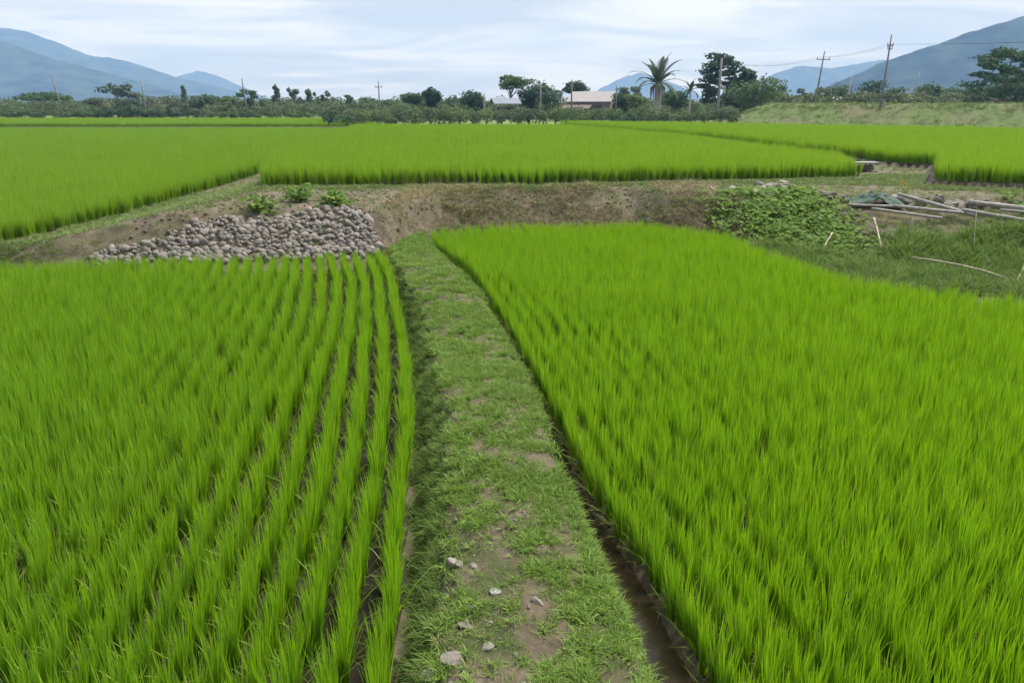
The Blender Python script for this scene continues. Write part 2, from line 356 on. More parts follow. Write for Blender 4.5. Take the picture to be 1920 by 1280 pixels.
# ---------------------------------------------------------------- mountains
def mountain(pts, D, seed, W):
    p = np.array(pts, float); xs = np.linspace(p[0, 0], p[-1, 0], 170)
    hs = np.interp(xs, p[:, 0], p[:, 1])
    k = np.ones(5) / 5; hs[2:-2] = np.convolve(hs, k, 'valid')
    hs = hs * (1 + .04 * (fbm(xs / 90, xs * 0, seed, 4) - .5) * 2) + 8 * (fbm(xs / 35, xs * 0, seed + 5, 3) - .5) * (hs > 20)
    ks = np.linspace(-1, 1, 41); K, Xs = np.meshgrid(ks, xs, indexing='ij'); Hs = np.broadcast_to(hs, K.shape)
    prof = 1 - np.abs(K) ** 1.15
    sp = (np.abs(fbm(Xs / 420 + K * .6, K * 1.6, seed + 9, 4) - .5) * 2)
    Zm = Hs * prof - Hs * .8 * sp * prof * (1 - prof) * 2 - 3 * (prof <= .001)
    Ym = D + K * W
    n = len(xs); id_ = np.arange(41 * n).reshape(41, n)
    q = np.stack([id_[:-1, :-1], id_[:-1, 1:], id_[1:, 1:], id_[1:, :-1]], -1).reshape(-1)
    me = raw_mesh('mountain', np.stack([Xs.ravel(), Ym.ravel(), Zm.ravel()], -1), q, np.arange(len(q) // 4) * 4)
    return link('mountain', me, M['forest'], smooth=True)
for pts, D, W, lab in [
    ([(-6007, 640), (-4880, 640), (-4133, 596), (-3756, 534), (-3530, 487), (-3159, 358), (-2814, 292), (-2510, 191), (-2160, 115), (-1926, 58), (-1730, 2)], 6000, 1100, 'tall hazy blue ridge behind the darker ridge'),
    ([(-4229, 506), (-3436, 431), (-2907, 355), (-2641, 314), (-2382, 226), (-2116, 158), (-1848, 82), (-1685, 42), (-1521, 2)], 4200, 800, 'darker blue ridge sloping down to the plain'),
    ([(-3893, 78), (-3543, 233), (-3204, 326), (-2993, 274), (-2733, 156), (-2525, 51), (-2419, 2)], 8200, 700, 'faint pale hump at the tail of the long ridge'),
    ([(692, 2), (918, 147), (1143, 255), (1340, 314), (1601, 244), (1895, 125), (2132, 2)], 8400, 700, 'faint pale peak behind the palm tree'),
    ([(1737, 2), (2008, 120), (2275, 244), (2499, 322), (2780, 296), (3052, 340), (3233, 366), (3519, 309), (3908, 200), (4409, 2)], 7000, 800, 'pale far range behind the power poles'),
    ([(1046, 2), (1142, 46), (1208, 73), (1311, 125), (1461, 185), (1630, 233), (1740, 273), (1868, 316), (2111, 363), (2565, 468), (3344, 433)], 3000, 700, 'steep wooded blue mountain above the levee')]:
    tag(mountain([(a * .667, c * .667) for a, c in pts], D * .667, int(D) % 97, W * .667), lab, kind='structure')

# ---------------------------------------------------------------- levee
def lev_line(s):   # s along the levee 0..1, foot line
    return np.interp(s, [0, .2, .45, .7, 1], [27, 42, 58, 75, 112]), np.interp(s, [0, .2, .45, .7, 1], [113, 105, 95, 85, 66])
S = np.linspace(0, 1, 160); lx, ly = lev_line(S)
prof = [(-.5, -.2), (0, 0), (1.6, .45), (3.2, 1.1), (4.8, 1.9), (6.4, 2.55), (7.6, 2.75), (11, 2.8), (15, 1.4), (20, -.2)]
vv = []
for a_, b_ in prof:
    end = sst(S / .10) * .9 + .1
    hh = b_ * end * (1 + .28 * sst((S - .45) / .35))
    ddx, ddy = .5, .87
    xx = lx + ddx * a_; yy = ly + ddy * a_
    zz = 1.1 + hh + .35 * (fbm(xx * .6, yy * .6, 77, 4) - .5) * (b_ > .2) - (b_ < 0) * .3
    vv.append(np.stack([xx, yy, zz], -1))
V = np.concatenate(vv); n = len(S); id_ = np.arange(len(V)).reshape(len(prof), n)
q = np.stack([id_[:-1, :-1], id_[:-1, 1:], id_[1:, 1:], id_[1:, :-1]], -1).reshape(-1)
lev = link('levee', raw_mesh('levee', V, q, np.arange(len(q) // 4) * 4), M['levee'], smooth=True)
tag(lev, 'long grassy levee with bare tan earth beside the far paddy under the power poles', kind='structure')

# ---------------------------------------------------------------- scattering
lib = {}
def library(key, meshes, m):
    c = bpy.data.collections.new(key)
    for i, me in enumerate(meshes):
        if not me.materials: me.materials.append(m)
        o = bpy.data.objects.new('%s_%02d' % (key, i), me); c.objects.link(o)
    g = bpy.data.node_groups.new('scatter_' + key, 'GeometryNodeTree')
    g.interface.new_socket('Geometry', in_out='INPUT', socket_type='NodeSocketGeometry'); g.interface.new_socket('Geometry', in_out='OUTPUT', socket_type='NodeSocketGeometry')
    gi = g.nodes.new('NodeGroupInput'); go = g.nodes.new('NodeGroupOutput')
    ci = g.nodes.new('GeometryNodeCollectionInfo'); ci.inputs['Collection'].default_value = c; ci.inputs['Separate Children'].default_value = True; ci.inputs['Reset Children'].default_value = True
    ip = g.nodes.new('GeometryNodeInstanceOnPoints'); ip.inputs['Pick Instance'].default_value = True
    def attr(nm, ty):
        a = g.nodes.new('GeometryNodeInputNamedAttribute'); a.data_type = ty; a.inputs['Name'].default_value = nm; return a.outputs['Attribute']
    er = g.nodes.new('FunctionNodeEulerToRotation'); g.links.new(attr('rot', 'FLOAT_VECTOR'), er.inputs[0])
    g.links.new(gi.outputs[0], ip.inputs['Points']); g.links.new(ci.outputs[0], ip.inputs['Instance'])
    g.links.new(attr('pick', 'INT'), ip.inputs['Instance Index']); g.links.new(er.outputs[0], ip.inputs['Rotation']); g.links.new(attr('scl', 'FLOAT_VECTOR'), ip.inputs['Scale'])
    g.links.new(ip.outputs[0], go.inputs[0])
    lib[key] = (g, len(meshes), meshes)
def scatter(name, key, pts, scale, label, cat, tilt=.06, zs=None, rotz=None):
    pts = np.asarray(pts, np.float32); n = len(pts)
    me = bpy.data.meshes.new(name); me.vertices.add(n); me.vertices.foreach_set('co', pts.ravel())
    rot = np.stack([rng.normal(0, tilt, n), rng.normal(0, tilt, n), rng.uniform(0, 6.283, n) if rotz is None else rotz], -1).astype(np.float32)
    sc = np.broadcast_to(np.asarray(scale, np.float32), (n,)); z_ = sc if zs is None else np.asarray(zs, np.float32)
    scl = np.stack([sc, sc, z_], -1).astype(np.float32)
    for nm, ty, dat in (('rot', 'FLOAT_VECTOR', rot), ('scl', 'FLOAT_VECTOR', scl)):
        a = me.attributes.new(nm, ty, 'POINT'); a.data.foreach_set('vector', dat.ravel())
    a = me.attributes.new('pick', 'INT', 'POINT'); a.data.foreach_set('value', rng.integers(0, lib[key][1], n).astype(np.int32))
    o = bpy.data.objects.new(name, me); col.objects.link(o)
    md = o.modifiers.new('scatter', 'NODES'); md.node_group = lib[key][0]
    me.materials.append(lib[key][2][0].materials[0])
    return tag(o, label, cat, kind='stuff')
def blades(name, n, hmin, hmax, width, base_r, lean, curl, segs=(0, .45, .8, 1), droop=0, more=0):
    V = []; T = []; B_ = []; loops = []; starts = []; vc = 0; base = (hmin, hmax, lean, curl)
    for i in range(n + more):
        hmin, hmax, lean, curl = base if i < n else (.16, .40, .38, .35)      # the last few arch out low
        a = random.uniform(0, 6.283); r = base_r * math.sqrt(random.random()); b = Vector((math.cos(a) * r, math.sin(a) * r, 0))
        a2 = a + random.gauss(0, .9); d = Vector((math.cos(a2), math.sin(a2), 0)); h = random.uniform(hmin, hmax)
        le = abs(random.gauss(lean, lean * .6)); cu = abs(random.gauss(curl, curl * .7)); wv = a2 + math.pi / 2 + random.gauss(0, .7)
        wd = Vector((math.cos(wv), math.sin(wv), 0)); ww = width * random.uniform(.75, 1.25)
        for t in segs:
            p = b + d * h * (le * t + cu * t ** 2.6) + Vector((0, 0, h * (t - (.5 * cu + droop) * t ** 3)))
            wt = ww * (.75 + .25 * min(1, t * 3)) * (1 if t < .5 else (1 - (t - .5) / .5 * .75))
            if t < 1: V += [p - wd * wt / 2, p + wd * wt / 2]; T += [t, t]
            else: V.append(p); T.append(t)
        k = len(segs) - 1
        for j in range(k - 1):
            starts.append(len(loops)); loops += [vc + 2 * j, vc + 2 * j + 1, vc + 2 * j + 3, vc + 2 * j + 2]
        starts.append(len(loops)); loops += [vc + 2 * (k - 1), vc + 2 * (k - 1) + 1, vc + 2 * k]
        vc += 2 * k + 1; B_ += [random.random() if i < n else .97] * (2 * k + 1)
    return raw_mesh(name, [tuple(p) for p in V], loops, starts, T, B_)
library('rice_near', [blades('rice_plant', 68, .27, .64, .0082, .036, .060, .05, more=8) for _ in range(7)], M['rice'])
library('rice_mid', [blades('rice_tuft', 46, .40, .78, .012, .05, .065, .05, (0, .5, 1)) for _ in range(6)], M['rice_far'])
library('rice_low', [blades('rice_tuft_far', 24, .44, .78, .022, .06, .065, .05, (0, .5, 1)) for _ in range(5)], M['rice_far'])
library('turf', [blades('turf', 15, .025, .075, .0065, .05, .65, .45, (0, .5, 1)) for _ in range(6)], M['grass'])
library('leafy', [blades('leafy', 9, .03, .07, .022, .04, .9, .5, (0, .35, .7, 1)) for _ in range(5)], M['grass'])
library('bundturf', [blades('bund_turf', 20, .035, .10, .010, .09, .55, .4, (0, .5, 1)) for _ in range(5)], M['bund_grass'])
library('strawtuft', [blades('straw', 12, .08, .26, .009, .06, .9, .5, (0, .5, 1), droop=.45) for _ in range(5)], M['straw'])
library('weedtuft', [blades('weed', 34, .12, .42, .017, .10, .45, .5) for _ in range(5)], M['weed'])

# --- rice in rows
def row_points(edge, sign, y0, y1, xlim, inside, rs=.30, step=.175, first=.10, jit=.022):
    out = []
    for k in range(200):
        ys = np.arange(y0, y1, step) + rng.uniform(0, step); ys = ys + rng.normal(0, .02, len(ys))
        xs = edge(ys) + sign * (first + rs * k) + rng.normal(0, jit, len(ys)) + .03 * np.sin(ys * .8 + k * .7)
        ok = inside(xs, ys) & (np.abs(xs) < xlim)
        out.append(np.stack([xs[ok], ys[ok]], -1))
        if k > 5 and not ok.any(): break
    return np.concatenate(out)
pA = row_points(EA, -1, 2.4, 19, 18, lambda x, y: y < YF(x) - .42, rs=.295, step=.145, first=.07)
pB = row_points(EB, +1, 2.4, 24, 14, lambda x, y: y < YF(x) - .25, rs=.255, step=.125, first=.03)
def seen_rank(p):
    y, x = p[:, 1], p[:, 0]
    d = y * math.cos(R(17.4)) + 3.6 * math.sin(R(17.4)); up = y * math.sin(R(17.4)) - 3.6 * math.cos(R(17.4))
    u = x / d; v = up / d
    vis = (np.abs(u) < .665) & (v > -.46)
    return np.where(vis, d, 1e6)
def rice_field(p, label, group, stufflabel, key='rice_near', nkeep=145):
    p = np.c_[p, height(p[:, 0], p[:, 1]) - .01]
    p = p[rng.random(len(p)) > .012]
    o_ = np.argsort(seen_rank(p)); keep = p[o_[:nkeep]]; rest = p[o_[nkeep:]]
    meshes = lib[key][2]
    for i, (x, y, z) in enumerate(keep):
        o = bpy.data.objects.new('rice_plant', meshes[i % len(meshes)]); col.objects.link(o)
        o.location = (x, y, z); s = random.uniform(.88, 1.1); o.scale = (s, s, s * float(.90 + .24 * fbm(x * .5, y * .5, 61, 2))); o.rotation_euler = (random.gauss(0, .04), random.gauss(0, .04), random.uniform(0, 6.28))
        tag(o, label, 'rice', group)
    s = rng.uniform(.88, 1.1, len(rest))
    scatter('rice_crop', key, rest, s, stufflabel, 'rice', .045, zs=s * (.90 + .24 * fbm(rest[:, 0] * .5, rest[:, 1] * .5, 61, 2)))
rice_field(pA, 'upright tuft of bright green rice in the widely spaced rows left of the path', 'rice plants in the paddy left of the path', 'bright green rice in curving rows left of the grassy path')
rice_field(pB, 'upright tuft of bright green rice in the dense paddy across the ditch', 'rice plants in the paddy across the ditch', 'dense bright green rice across the ditch from the path')
def grid_rice(name, inside, x0, x1, y0, y1, label, line):
    bands = [(y0, 42, .30, .16, 'rice_mid', 1.0), (42, y1, .33, .26, 'rice_low', 1.0)]
    first = True
    P_ = {}
    for (a, b, rs, st, key, sc) in bands:
        if b <= a: continue
        xs = np.arange(x0, x1, rs); ys = np.arange(a, b, st); GX, GY = np.meshgrid(xs, ys)
        GX = GX + line(GY) + rng.normal(0, .03, GX.shape); GY = GY + rng.normal(0, .04, GY.shape)
        ok = inside(GX, GY) & (np.abs(GX) < .78 * GY + 6)
        p = np.stack([GX[ok], GY[ok], height(GX[ok], GY[ok]) - .02], -1)
        if len(p): P_[key] = p
    for key, p in P_.items():
        s = rng.uniform(.9, 1.12, len(p))
        scatter('rice_crop', key, p, s, label + (', rows along the front edge' if key == 'rice_mid' else ', rows further back'), 'rice', .085, zs=s * (.82 + .36 * fbm(p[:, 0] * .9, p[:, 1] * .5, 71, 3)))
grid_rice('C', lambda x, y: in_C(x, y) & (x > CL(y) + .1) & (x < CR(y) - .1 - .3 * vnoise(x * 2, y * 2, 8)) & (y > CF(x) + .05 + .4 * vnoise(x * 2.1, y * .3, 7)), -22, 18, 26, 85, 'green rice in the raised paddy behind the bare bank', lambda y: -.06 * (y - 26))
grid_rice('D', lambda x, y: in_D(x, y) & (x > DL(y) + .1 + .3 * vnoise(x, y * 2, 6)) & (y > DF(x) + .1 + .35 * vnoise(x * 2, y, 5)), 2, 70, 18, 98, 'green rice in the paddy beside the levee', lambda y: 0 * y)
grid_rice('E', lambda x, y: in_E(x, y) & (x < EE(y) - .1 - .35 * vnoise(x, y * 2, 4)), -95, -10, 19.3, 99, 'green rice in the lower terrace left of the stone bank', lambda y: 0 * y)
xs = np.arange(-115, -18, .42); ys = np.arange(113.4, 148, .5); GX, GY = np.meshgrid(xs, ys); GX = GX + rng.normal(0, .08, GX.shape); GY = GY + rng.normal(0, .08, GY.shape)
ok = in_F(GX, GY); p = np.stack([GX[ok], GY[ok], GX[ok] * 0 + .78], -1)
scatter('rice_crop', 'rice_low', p, rng.uniform(1.3, 1.6, len(p)), 'strip of distant rice before the dark hedge', 'rice', .05, zs=rng.uniform(.95, 1.15, len(p)))

# --- short grass, straw and weeds
def pick(n, x0, x1, y0, y1, dens):
    x = rng.uniform(x0, x1, n); y = rng.uniform(y0, y1, n)
    k = rng.random(n) < dens(x, y); x, y = x[k], y[k]
    return np.stack([x, y, height(x, y) - .004], -1)
def path_d(x, y):
    a, b, pl, pr = EA(y), EB(y), PL(y), PR(y); inside = (x > a + .04) & (x < pr + .56 * (b - pr)) & (y < YF(x) + .4)
    bare = .45 * fbm(x * 1.7, y * 1.2, 33, 4) + .55 * fbm(x * 6, y * 4.5, 35, 3)
    worn = np.exp(-(((x - (pl + .30 * (pr - pl))) / .26) ** 2))
    nearb = np.clip((11 - y) / 6, 0, 1)
    d = np.clip((bare - .462 - .045 * worn * nearb - .018 * nearb) * 7 + .35, .07, 1)
    d = d * np.where(x < pl - .0, .75, 1)
    return np.where(inside, d, 0)
p = pick(125000, -4.2, 1.4, 2.6, 22, path_d)
p = p[rng.random(len(p)) < np.clip(1.25 - p[:, 1] * .028, .5, 1)]
scatter('short_grass', 'turf', p, rng.uniform(.5, 1.1, len(p)) * (1 + .02 * p[:, 1]), 'short green grass growing over the path', 'grass', .25)
k = rng.random(len(p)) < .24; scatter('path_weeds', 'leafy', p[k] + np.array([.02, .02, .004]), rng.uniform(.4, .85, k.sum()), 'small broad-leaved weeds among the path grass', 'weeds', .25)
q_ = pick(3200, -4.2, 1.4, 2.6, 22, lambda x, y: np.where((x > PL(y) - .1) & (x < PR(y)), .6, 0)); scatter('dry_straw', 'strawtuft', q_, rng.uniform(.18, .42, len(q_)), 'dead grass wisps in the path turf', 'straw', .3)
yy = rng.uniform(2.8, 18.5, 1500); f_ = rng.uniform(.02, .95, 1500); xx = EA(yy) + f_ * (PL(yy) - EA(yy)); scatter('gully_weeds', 'weedtuft', np.stack([xx, yy, height(xx, yy) - .01], -1), rng.uniform(.18, .42, 1500), 'dark low weeds in the gully between rice and path', 'weeds', .3)
def bank_d(x, y):
    ok = (y > YF(x) + .1) & (x > -60) & ~((x < EE(y)) & (y > 19.2)) & ~in_C(x, y) & ~in_D(x, y)
    crest = np.exp(-((y - CF(x) + .45) / .55) ** 2) * ((x > -9) & (x < 14)) + np.exp(-((x - EE(y) - .7) / .8) ** 2) * (x < -9) * 1.0 + ((x > CR(y)) & (y > CF(x) - 1)) + ((x < -12.4) & (y < 19.3)) + ((x < -8.8) & (y > 22)) * .8 + ((x > 13.5) & (y > DF(x) - 1.3)) * .8
    nn = np.clip((fbm(x * .8, y * .8, 51, 4) - .44) * 5, .06, .7) * (x > -3.5) + .15 * (x < -8.3)
    return np.where(ok, np.clip(crest + nn + .04, 0, 1), 0)
p = np.concatenate([pick(60000, -16, 18, 17, 31, bank_d), pick(26000, -20, 20, 31, 95, lambda x, y: bank_d(x, y))])
scatter('bund_grass', 'bundturf', p, rng.uniform(.7, 1.35, len(p)) * (1 + np.maximum(p[:, 1] - 31, 0) * .02), 'low grass along the bunds between the paddies', 'grass', .2)
p = pick(24000, -10.5, 7, 18.5, 28, lambda x, y: np.where((y > YF(x) + .3) & (y < CF(x) - .5) & (x > EE(y) + 2), .6 + .0 * x, 0) * (fbm(x * .9, y * .9, 52, 3) > .36) * (x > -3.6))
scatter('dry_straw', 'strawtuft', p, rng.uniform(.6, 1.2, len(p)), 'dead straw lying over the bare bank', 'straw', .35)
yy = rng.uniform(3, 21, 900); p = np.stack([EB(yy) + .02 + rng.normal(0, .035, 900), yy], -1); p = np.c_[p, np.maximum(height(p[:, 0], p[:, 1]), -.085)]
p = p[:330]; scatter('dry_straw', 'strawtuft', p, rng.uniform(.25, .55, 330), 'yellowed dead leaves along the ditch edge', 'straw', .3)
def hollow_d(x, y):
    return np.where((x > 5.9) & (y > YF(x) + .15) & (y < YH(x) + 1.9 - 1.5 * (x < 10.3)), np.clip(.45 + (fbm(x * .8, y * .8, 57, 3) - .5) * 3, .05, 1), 0)
p = pick(9500, 5.8, 18, 13, 23, hollow_d)
scatter('weeds', 'weedtuft', p, rng.uniform(.6, 1.3, len(p)) * np.where((p[:, 0] > 10) & (p[:, 1] > 18.8), 1.35, 1), 'rank weeds filling the hollow below the fallen poles', 'weeds', .2)

# --- vine leaves
def vine_leaves(name, pts_xy, m, size, hmax):
    Qs = []
    for (x, y) in pts_xy:
        z = float(height(x, y)) + random.uniform(.02, hmax) * float(.35 + fbm(x * 1.4, y * 1.4, 19, 2))
        s = size * random.uniform(.45, 1.45); nrm = Vector((random.gauss(0, .45), random.gauss(-.35, .4), 1)).normalized()
        u = nrm.cross(Vector((math.cos(random.random() * 6.28), math.sin(random.random() * 6.28), .1))).normalized(); v_ = nrm.cross(u)
        c = Vector((x, y, z)); tipd = -.25 * nrm
        Qs.append([c - u * s * .2, c + v_ * s * .52 + u * s * .25, c + u * s * .85 + tipd * s, c - v_ * s * .52 + u * s * .25])
    return quads_mesh(name, np.array([[tuple(p) for p in q] for q in Qs]))
def in_poly(x, y, poly):
    c = False; j = len(poly) - 1
    for i in range(len(poly)):
        xi, yi = poly[i]; xj, yj = poly[j]
        if (yi > y) != (yj > y) and x < (xj - xi) * (y - yi) / (yj - yi) + xi: c = not c
        j = i
    return c
VP = [(6.0, 24.0), (6.4, 22.6), (7.1, 20.7), (8.6, 19.5), (9.7, 20.8), (9.3, 23.0), (9.4, 25.0), (8.2, 24.8), (7.2, 24.4)]
vp = []
while len(vp) < 6200:
    x = random.uniform(5.8, 10.6); y = random.uniform(19.5, 26)
    if in_poly(x + random.gauss(0, .45), y + random.gauss(0, .45), VP) and fbm(x * 1.1, y * 1.1, 91, 3) > .36 + random.gauss(0, .05) + .07 * max(0, y - 24) + .05 * max(0, 21.3 - y): vp.append((x, y))
tag(link('vine_patch', vine_leaves('vine_patch', vp, None, .125, .20), M['vine']), 'broad-leaved green creeper sprawling down the bank', 'creeper', kind='stuff')
for cxy, lab in (((-6.9, 20.9), 'leafy green weed sprouting beside the top of the stones'), ((-6.2, 22.3), 'tallest bushy green weed on the bare soil above the stones'), ((-4.95, 21.5), 'low green weed at the bank above the end of the stones')):
    t_ = empty('weed_plant', (cxy[0], cxy[1], float(height(*cxy))))
    pts = [(cxy[0] + random.gauss(0, .22), cxy[1] + random.gauss(0, .18)) for _ in range(150)]
    me = vine_leaves('foliage', pts, None, .14, .55 if 'tallest' in lab else .38)
    o = link('foliage', me, M['vine'], t_); o.location = -t_.location
    st = MB()
    for k in range(5):
        a = k * 1.26; st.tube([(0, 0, -.03), (.08 * math.cos(a), .08 * math.sin(a), .15), (.2 * math.cos(a), .18 * math.sin(a), .30)], [.012, .009, .005], 5)
    st.build('stem', M['weed'], t_); tag(t_, lab, 'weed')
vp2 = [(random.uniform(15.0, 17.5), random.uniform(21.5, 23.8)) for _ in range(420)]
tag(link('vine_patch', vine_leaves('vine_patch', vp2, None, .15, .35), M['vine']), 'bright green creeper on the bank past the fallen poles', 'creeper', kind='stuff')

# ---------------------------------------------------------------- stones
def rock_mesh(seed, sub_=2):
    import bmesh
    bm = bmesh.new(); bmesh.ops.create_icosphere(bm, subdivisions=sub_, radius=1)
    rr = random.Random(seed); pl = [(Vector((rr.gauss(0, 1), rr.gauss(0, 1), rr.gauss(0, 1))).normalized(), rr.uniform(.50, .85)) for _ in range(9)]
    for v in bm.verts:
        for nrm, d in pl:
            e_ = v.co.dot(nrm) - d
            if e_ > 0: v.co -= nrm * e_ * .9
        v.co *= 1 + .06 * (rr.random() - .5)
    me = bpy.data.meshes.new('stone'); bm.to_mesh(me); bm.free(); me.materials.append(M['stone'])
    me.polygons.foreach_set('use_smooth', np.ones(len(me.polygons), bool))
    return me
rocks = [rock_mesh(100 + i, 2) for i in range(9)]
def chip_mesh(seed):
    import bmesh
    rr = random.Random(seed); bm = bmesh.new()
    for _ in range(16): bm.verts.new(Vector((rr.gauss(0, 1), rr.gauss(0, 1), rr.gauss(0, .8))).normalized() * rr.uniform(.75, 1.05))
    bmesh.ops.convex_hull(bm, input=bm.verts); bmesh.ops.bevel(bm, geom=bm.edges[:], offset=.07, segments=1, affect='EDGES')
    me = bpy.data.meshes.new('stone'); bm.to_mesh(me); bm.free(); me.materials.append(M['stone']); return me
chips = [chip_mesh(500 + i) for i in range(7)]
def stone(parent, loc, s, flat=.75, m=None, base=None):
    o = bpy.data.objects.new('stone', random.choice(rocks)); col.objects.link(o)
    if parent is not None: o.parent = parent; loc = Vector(loc) - parent.location
    o.location = loc; o.scale = (s * random.uniform(.9, 1.25), s * random.uniform(.75, 1.0), s * random.uniform(flat * .85, flat * 1.15))
    o.rotation_euler = (random.gauss(0, .45), random.gauss(0, .45), random.uniform(0, 6.28)); return o
emb = empty('stone_embankment', (-6.3, 19.6, float(height(-6.3, 19.6))))
tag(emb, 'dry-laid slope of rounded grey-brown river stones below the bare bank', 'stone bank')
smax = curve([(-10.6, .30), (-10.2, .42), (-9.6, .48), (-9.0, .60), (-8.2, .74), (-7.3, .82), (-6.5, .80), (-5.7, .90), (-5.0, 1.0), (-4.4, .98), (-3.9, .78), (-3.5, .45), (-3.4, 0)])
cnt = 0; row = 0; s_ = .31
def slope_rot():
    return (R(28) + random.gauss(0, .22), random.gauss(0, .22), 0), random.uniform(-.5, .5)
def lay(o):
    e1, sp = slope_rot(); o.rotation_euler = (Euler(e1).to_matrix() @ Matrix.Rotation(random.choice([0, math.pi]) + sp, 3, 'Z')).to_euler()
while s_ < 1.05:
    x = -10.5 + (row % 2) * .11 + random.uniform(0, .05)
    while x < -3.3:
        jx = x + random.gauss(0, .03); js = s_ + random.gauss(0, .014)
        if js < smax(jx) + random.gauss(0, .025) and cnt < 300:
            y = float(YF(jx) + js * SL(jx)); z = float(height(jx, y)); r_ = random.choice([.10, .115, .125, .135, .15]) * random.uniform(.9, 1.15)
            o = stone(emb, (jx, y + .02, z + .005), r_, .62); lay(o); cnt += 1
        x += random.uniform(.20, .262)
    s_ += .068; row += 1
fv = []; ff = []; base_me = peb_src = None
fill = MB()
for k in range(950):
    jx = random.uniform(-10.3, -3.4); js = random.uniform(.16, 1.02)
    if js > smax(jx): continue
    y = float(YF(jx) + js * SL(jx)); z = float(height(jx, y)); me = rocks[k % 9]; r_ = random.uniform(.045, .085) if js > .32 else random.uniform(.08, .13); rm = Euler((random.random() * 6, random.random() * 6, random.random() * 6)).to_matrix()
    fill.add([rm @ (v.co * r_) + Vector((jx, y, z + .02)) - emb.location for v in me.vertices], [tuple(p_.vertices) for p_ in me.polygons])
fo = fill.build('small_stones', M['stone'], emb, None, True); fo['kind'] = 'stuff'
def cluster(lab, pts, smin, smax_, n, spread):
    c0 = pts[0]; e_ = empty('stone_pile', (c0[0], c0[1], float(height(*c0)))); tag(e_, lab, 'stones')
    for i in range(n):
        p_ = random.choice(pts); x = p_[0] + random.gauss(0, spread); y = p_[1] + random.gauss(0, spread)
        s = random.uniform(smin, smax_); stone(e_, (x, y, float(height(x, y)) + s * .05), s, .62).data = random.choice(chips)
cluster('pale stones heaped at the crest above the creeper', [(7.0, 24.9), (7.6, 24.3), (8.6, 26.2), (9.5, 26.9), (7.9, 24.4), (8.2, 25.2), (9.0, 25.8)], .14, .27, 40, .28)
cluster('stones in the bank behind the fallen poles', [(12.2, 23.4), (12.9, 23.4), (13.5, 23.2), (14.2, 23.0)], .13, .26, 22, .22)
cluster('half-buried stones between the creeper and the netting', [(9.9, 24.3), (10.3, 23.7), (10.6, 23.2)], .12, .22, 12, .2)
cluster('grey boulders among weeds under the fallen poles', [(13.6, 20.9), (14.3, 21.0)], .16, .28, 6, .25)
cluster('loose stones where the stone slope meets the path', [(-3.3, 19.4), (-3.25, 18.9), (-3.05, 18.3), (-2.95, 18.0)], .07, .14, 14, .1)
def lone(x, y, s, lab, m=None, flat=.6, sink=.3):
    o = stone(None, (x, y, float(height(x, y)) + s * sink * .15), s * 1.05, flat); o.data = random.choice(chips); o.rotation_euler.x *= .5; o.rotation_euler.y *= .5
    if m:
        o.data = o.data.copy(); o.data.materials[0] = m
    tag(o, lab, 'stone', 'stones on the path')
lone(-.13, 5.06, .062, 'white stone lying in the grass of the path', M['white_stone'], .55, .5)
lone(-.32, 5.42, .052, 'small light stone next to the broad dull stone on the path', None, .6)
lone(-.46, 5.50, .085, 'broad dull stone beside bare soil at the worn path edge')
lone(-.31, 4.88, .05, 'thin grey stone close to the white stone on the path')
lone(-.34, 4.68, .062, 'grey stone sunk deep in the path grass')
lone(-.42, 4.33, .10, 'largest stone at the worn edge of the path')
lone(-.56, 4.28, .08, 'smaller stone next to the largest path stone')
lone(-.17, 4.45, .055, 'flat stone in a bare soil patch of the path')
lone(.20, 4.92, .05, 'flat pinkish stone on the ditch side of the path')
lone(-2.66, 17.2, .12, 'pale stone at the gully where the path narrows', M['white_stone'])
lone(-2.78, 17.65, .11, 'grey stone just past the pale stone in the gully')
lone(-2.2, 15.5, .09, 'small grey stone low in the gully beside the rice')
# small pebbles and clods
peb = [rock_mesh(300 + i, 1) for i in range(5)]
library('pebble', peb, M['stone']); clod_m = [me.copy() for me in peb]
for me in clod_m: me.materials[0] = M['bank']
library('clod', clod_m, M['bank'])
p = pick(2600, -4, 1.0, 2.8, 21, lambda x, y: np.where((x > PL(y) - .2) & (x < PR(y)), .25 + .6 * np.exp(-((x - PL(y) - .12) / .2) ** 2), 0))
scatter('pebbles', 'pebble', p, rng.uniform(.006, .026, len(p)) * (1 + .03 * p[:, 1]), 'pebbles and clods in the worn soil of the path', 'pebbles', .6)
p = pick(5200, -10, 7, 19, 27, lambda x, y: np.where((y > YF(x) + .3) & (y < CF(x) - .4) & (x > EE(y) + 2.2), .5, 0))
scatter('clods', 'clod', p, rng.uniform(.02, .075, len(p)), 'clods of earth on the bare bank', 'clods', .6)

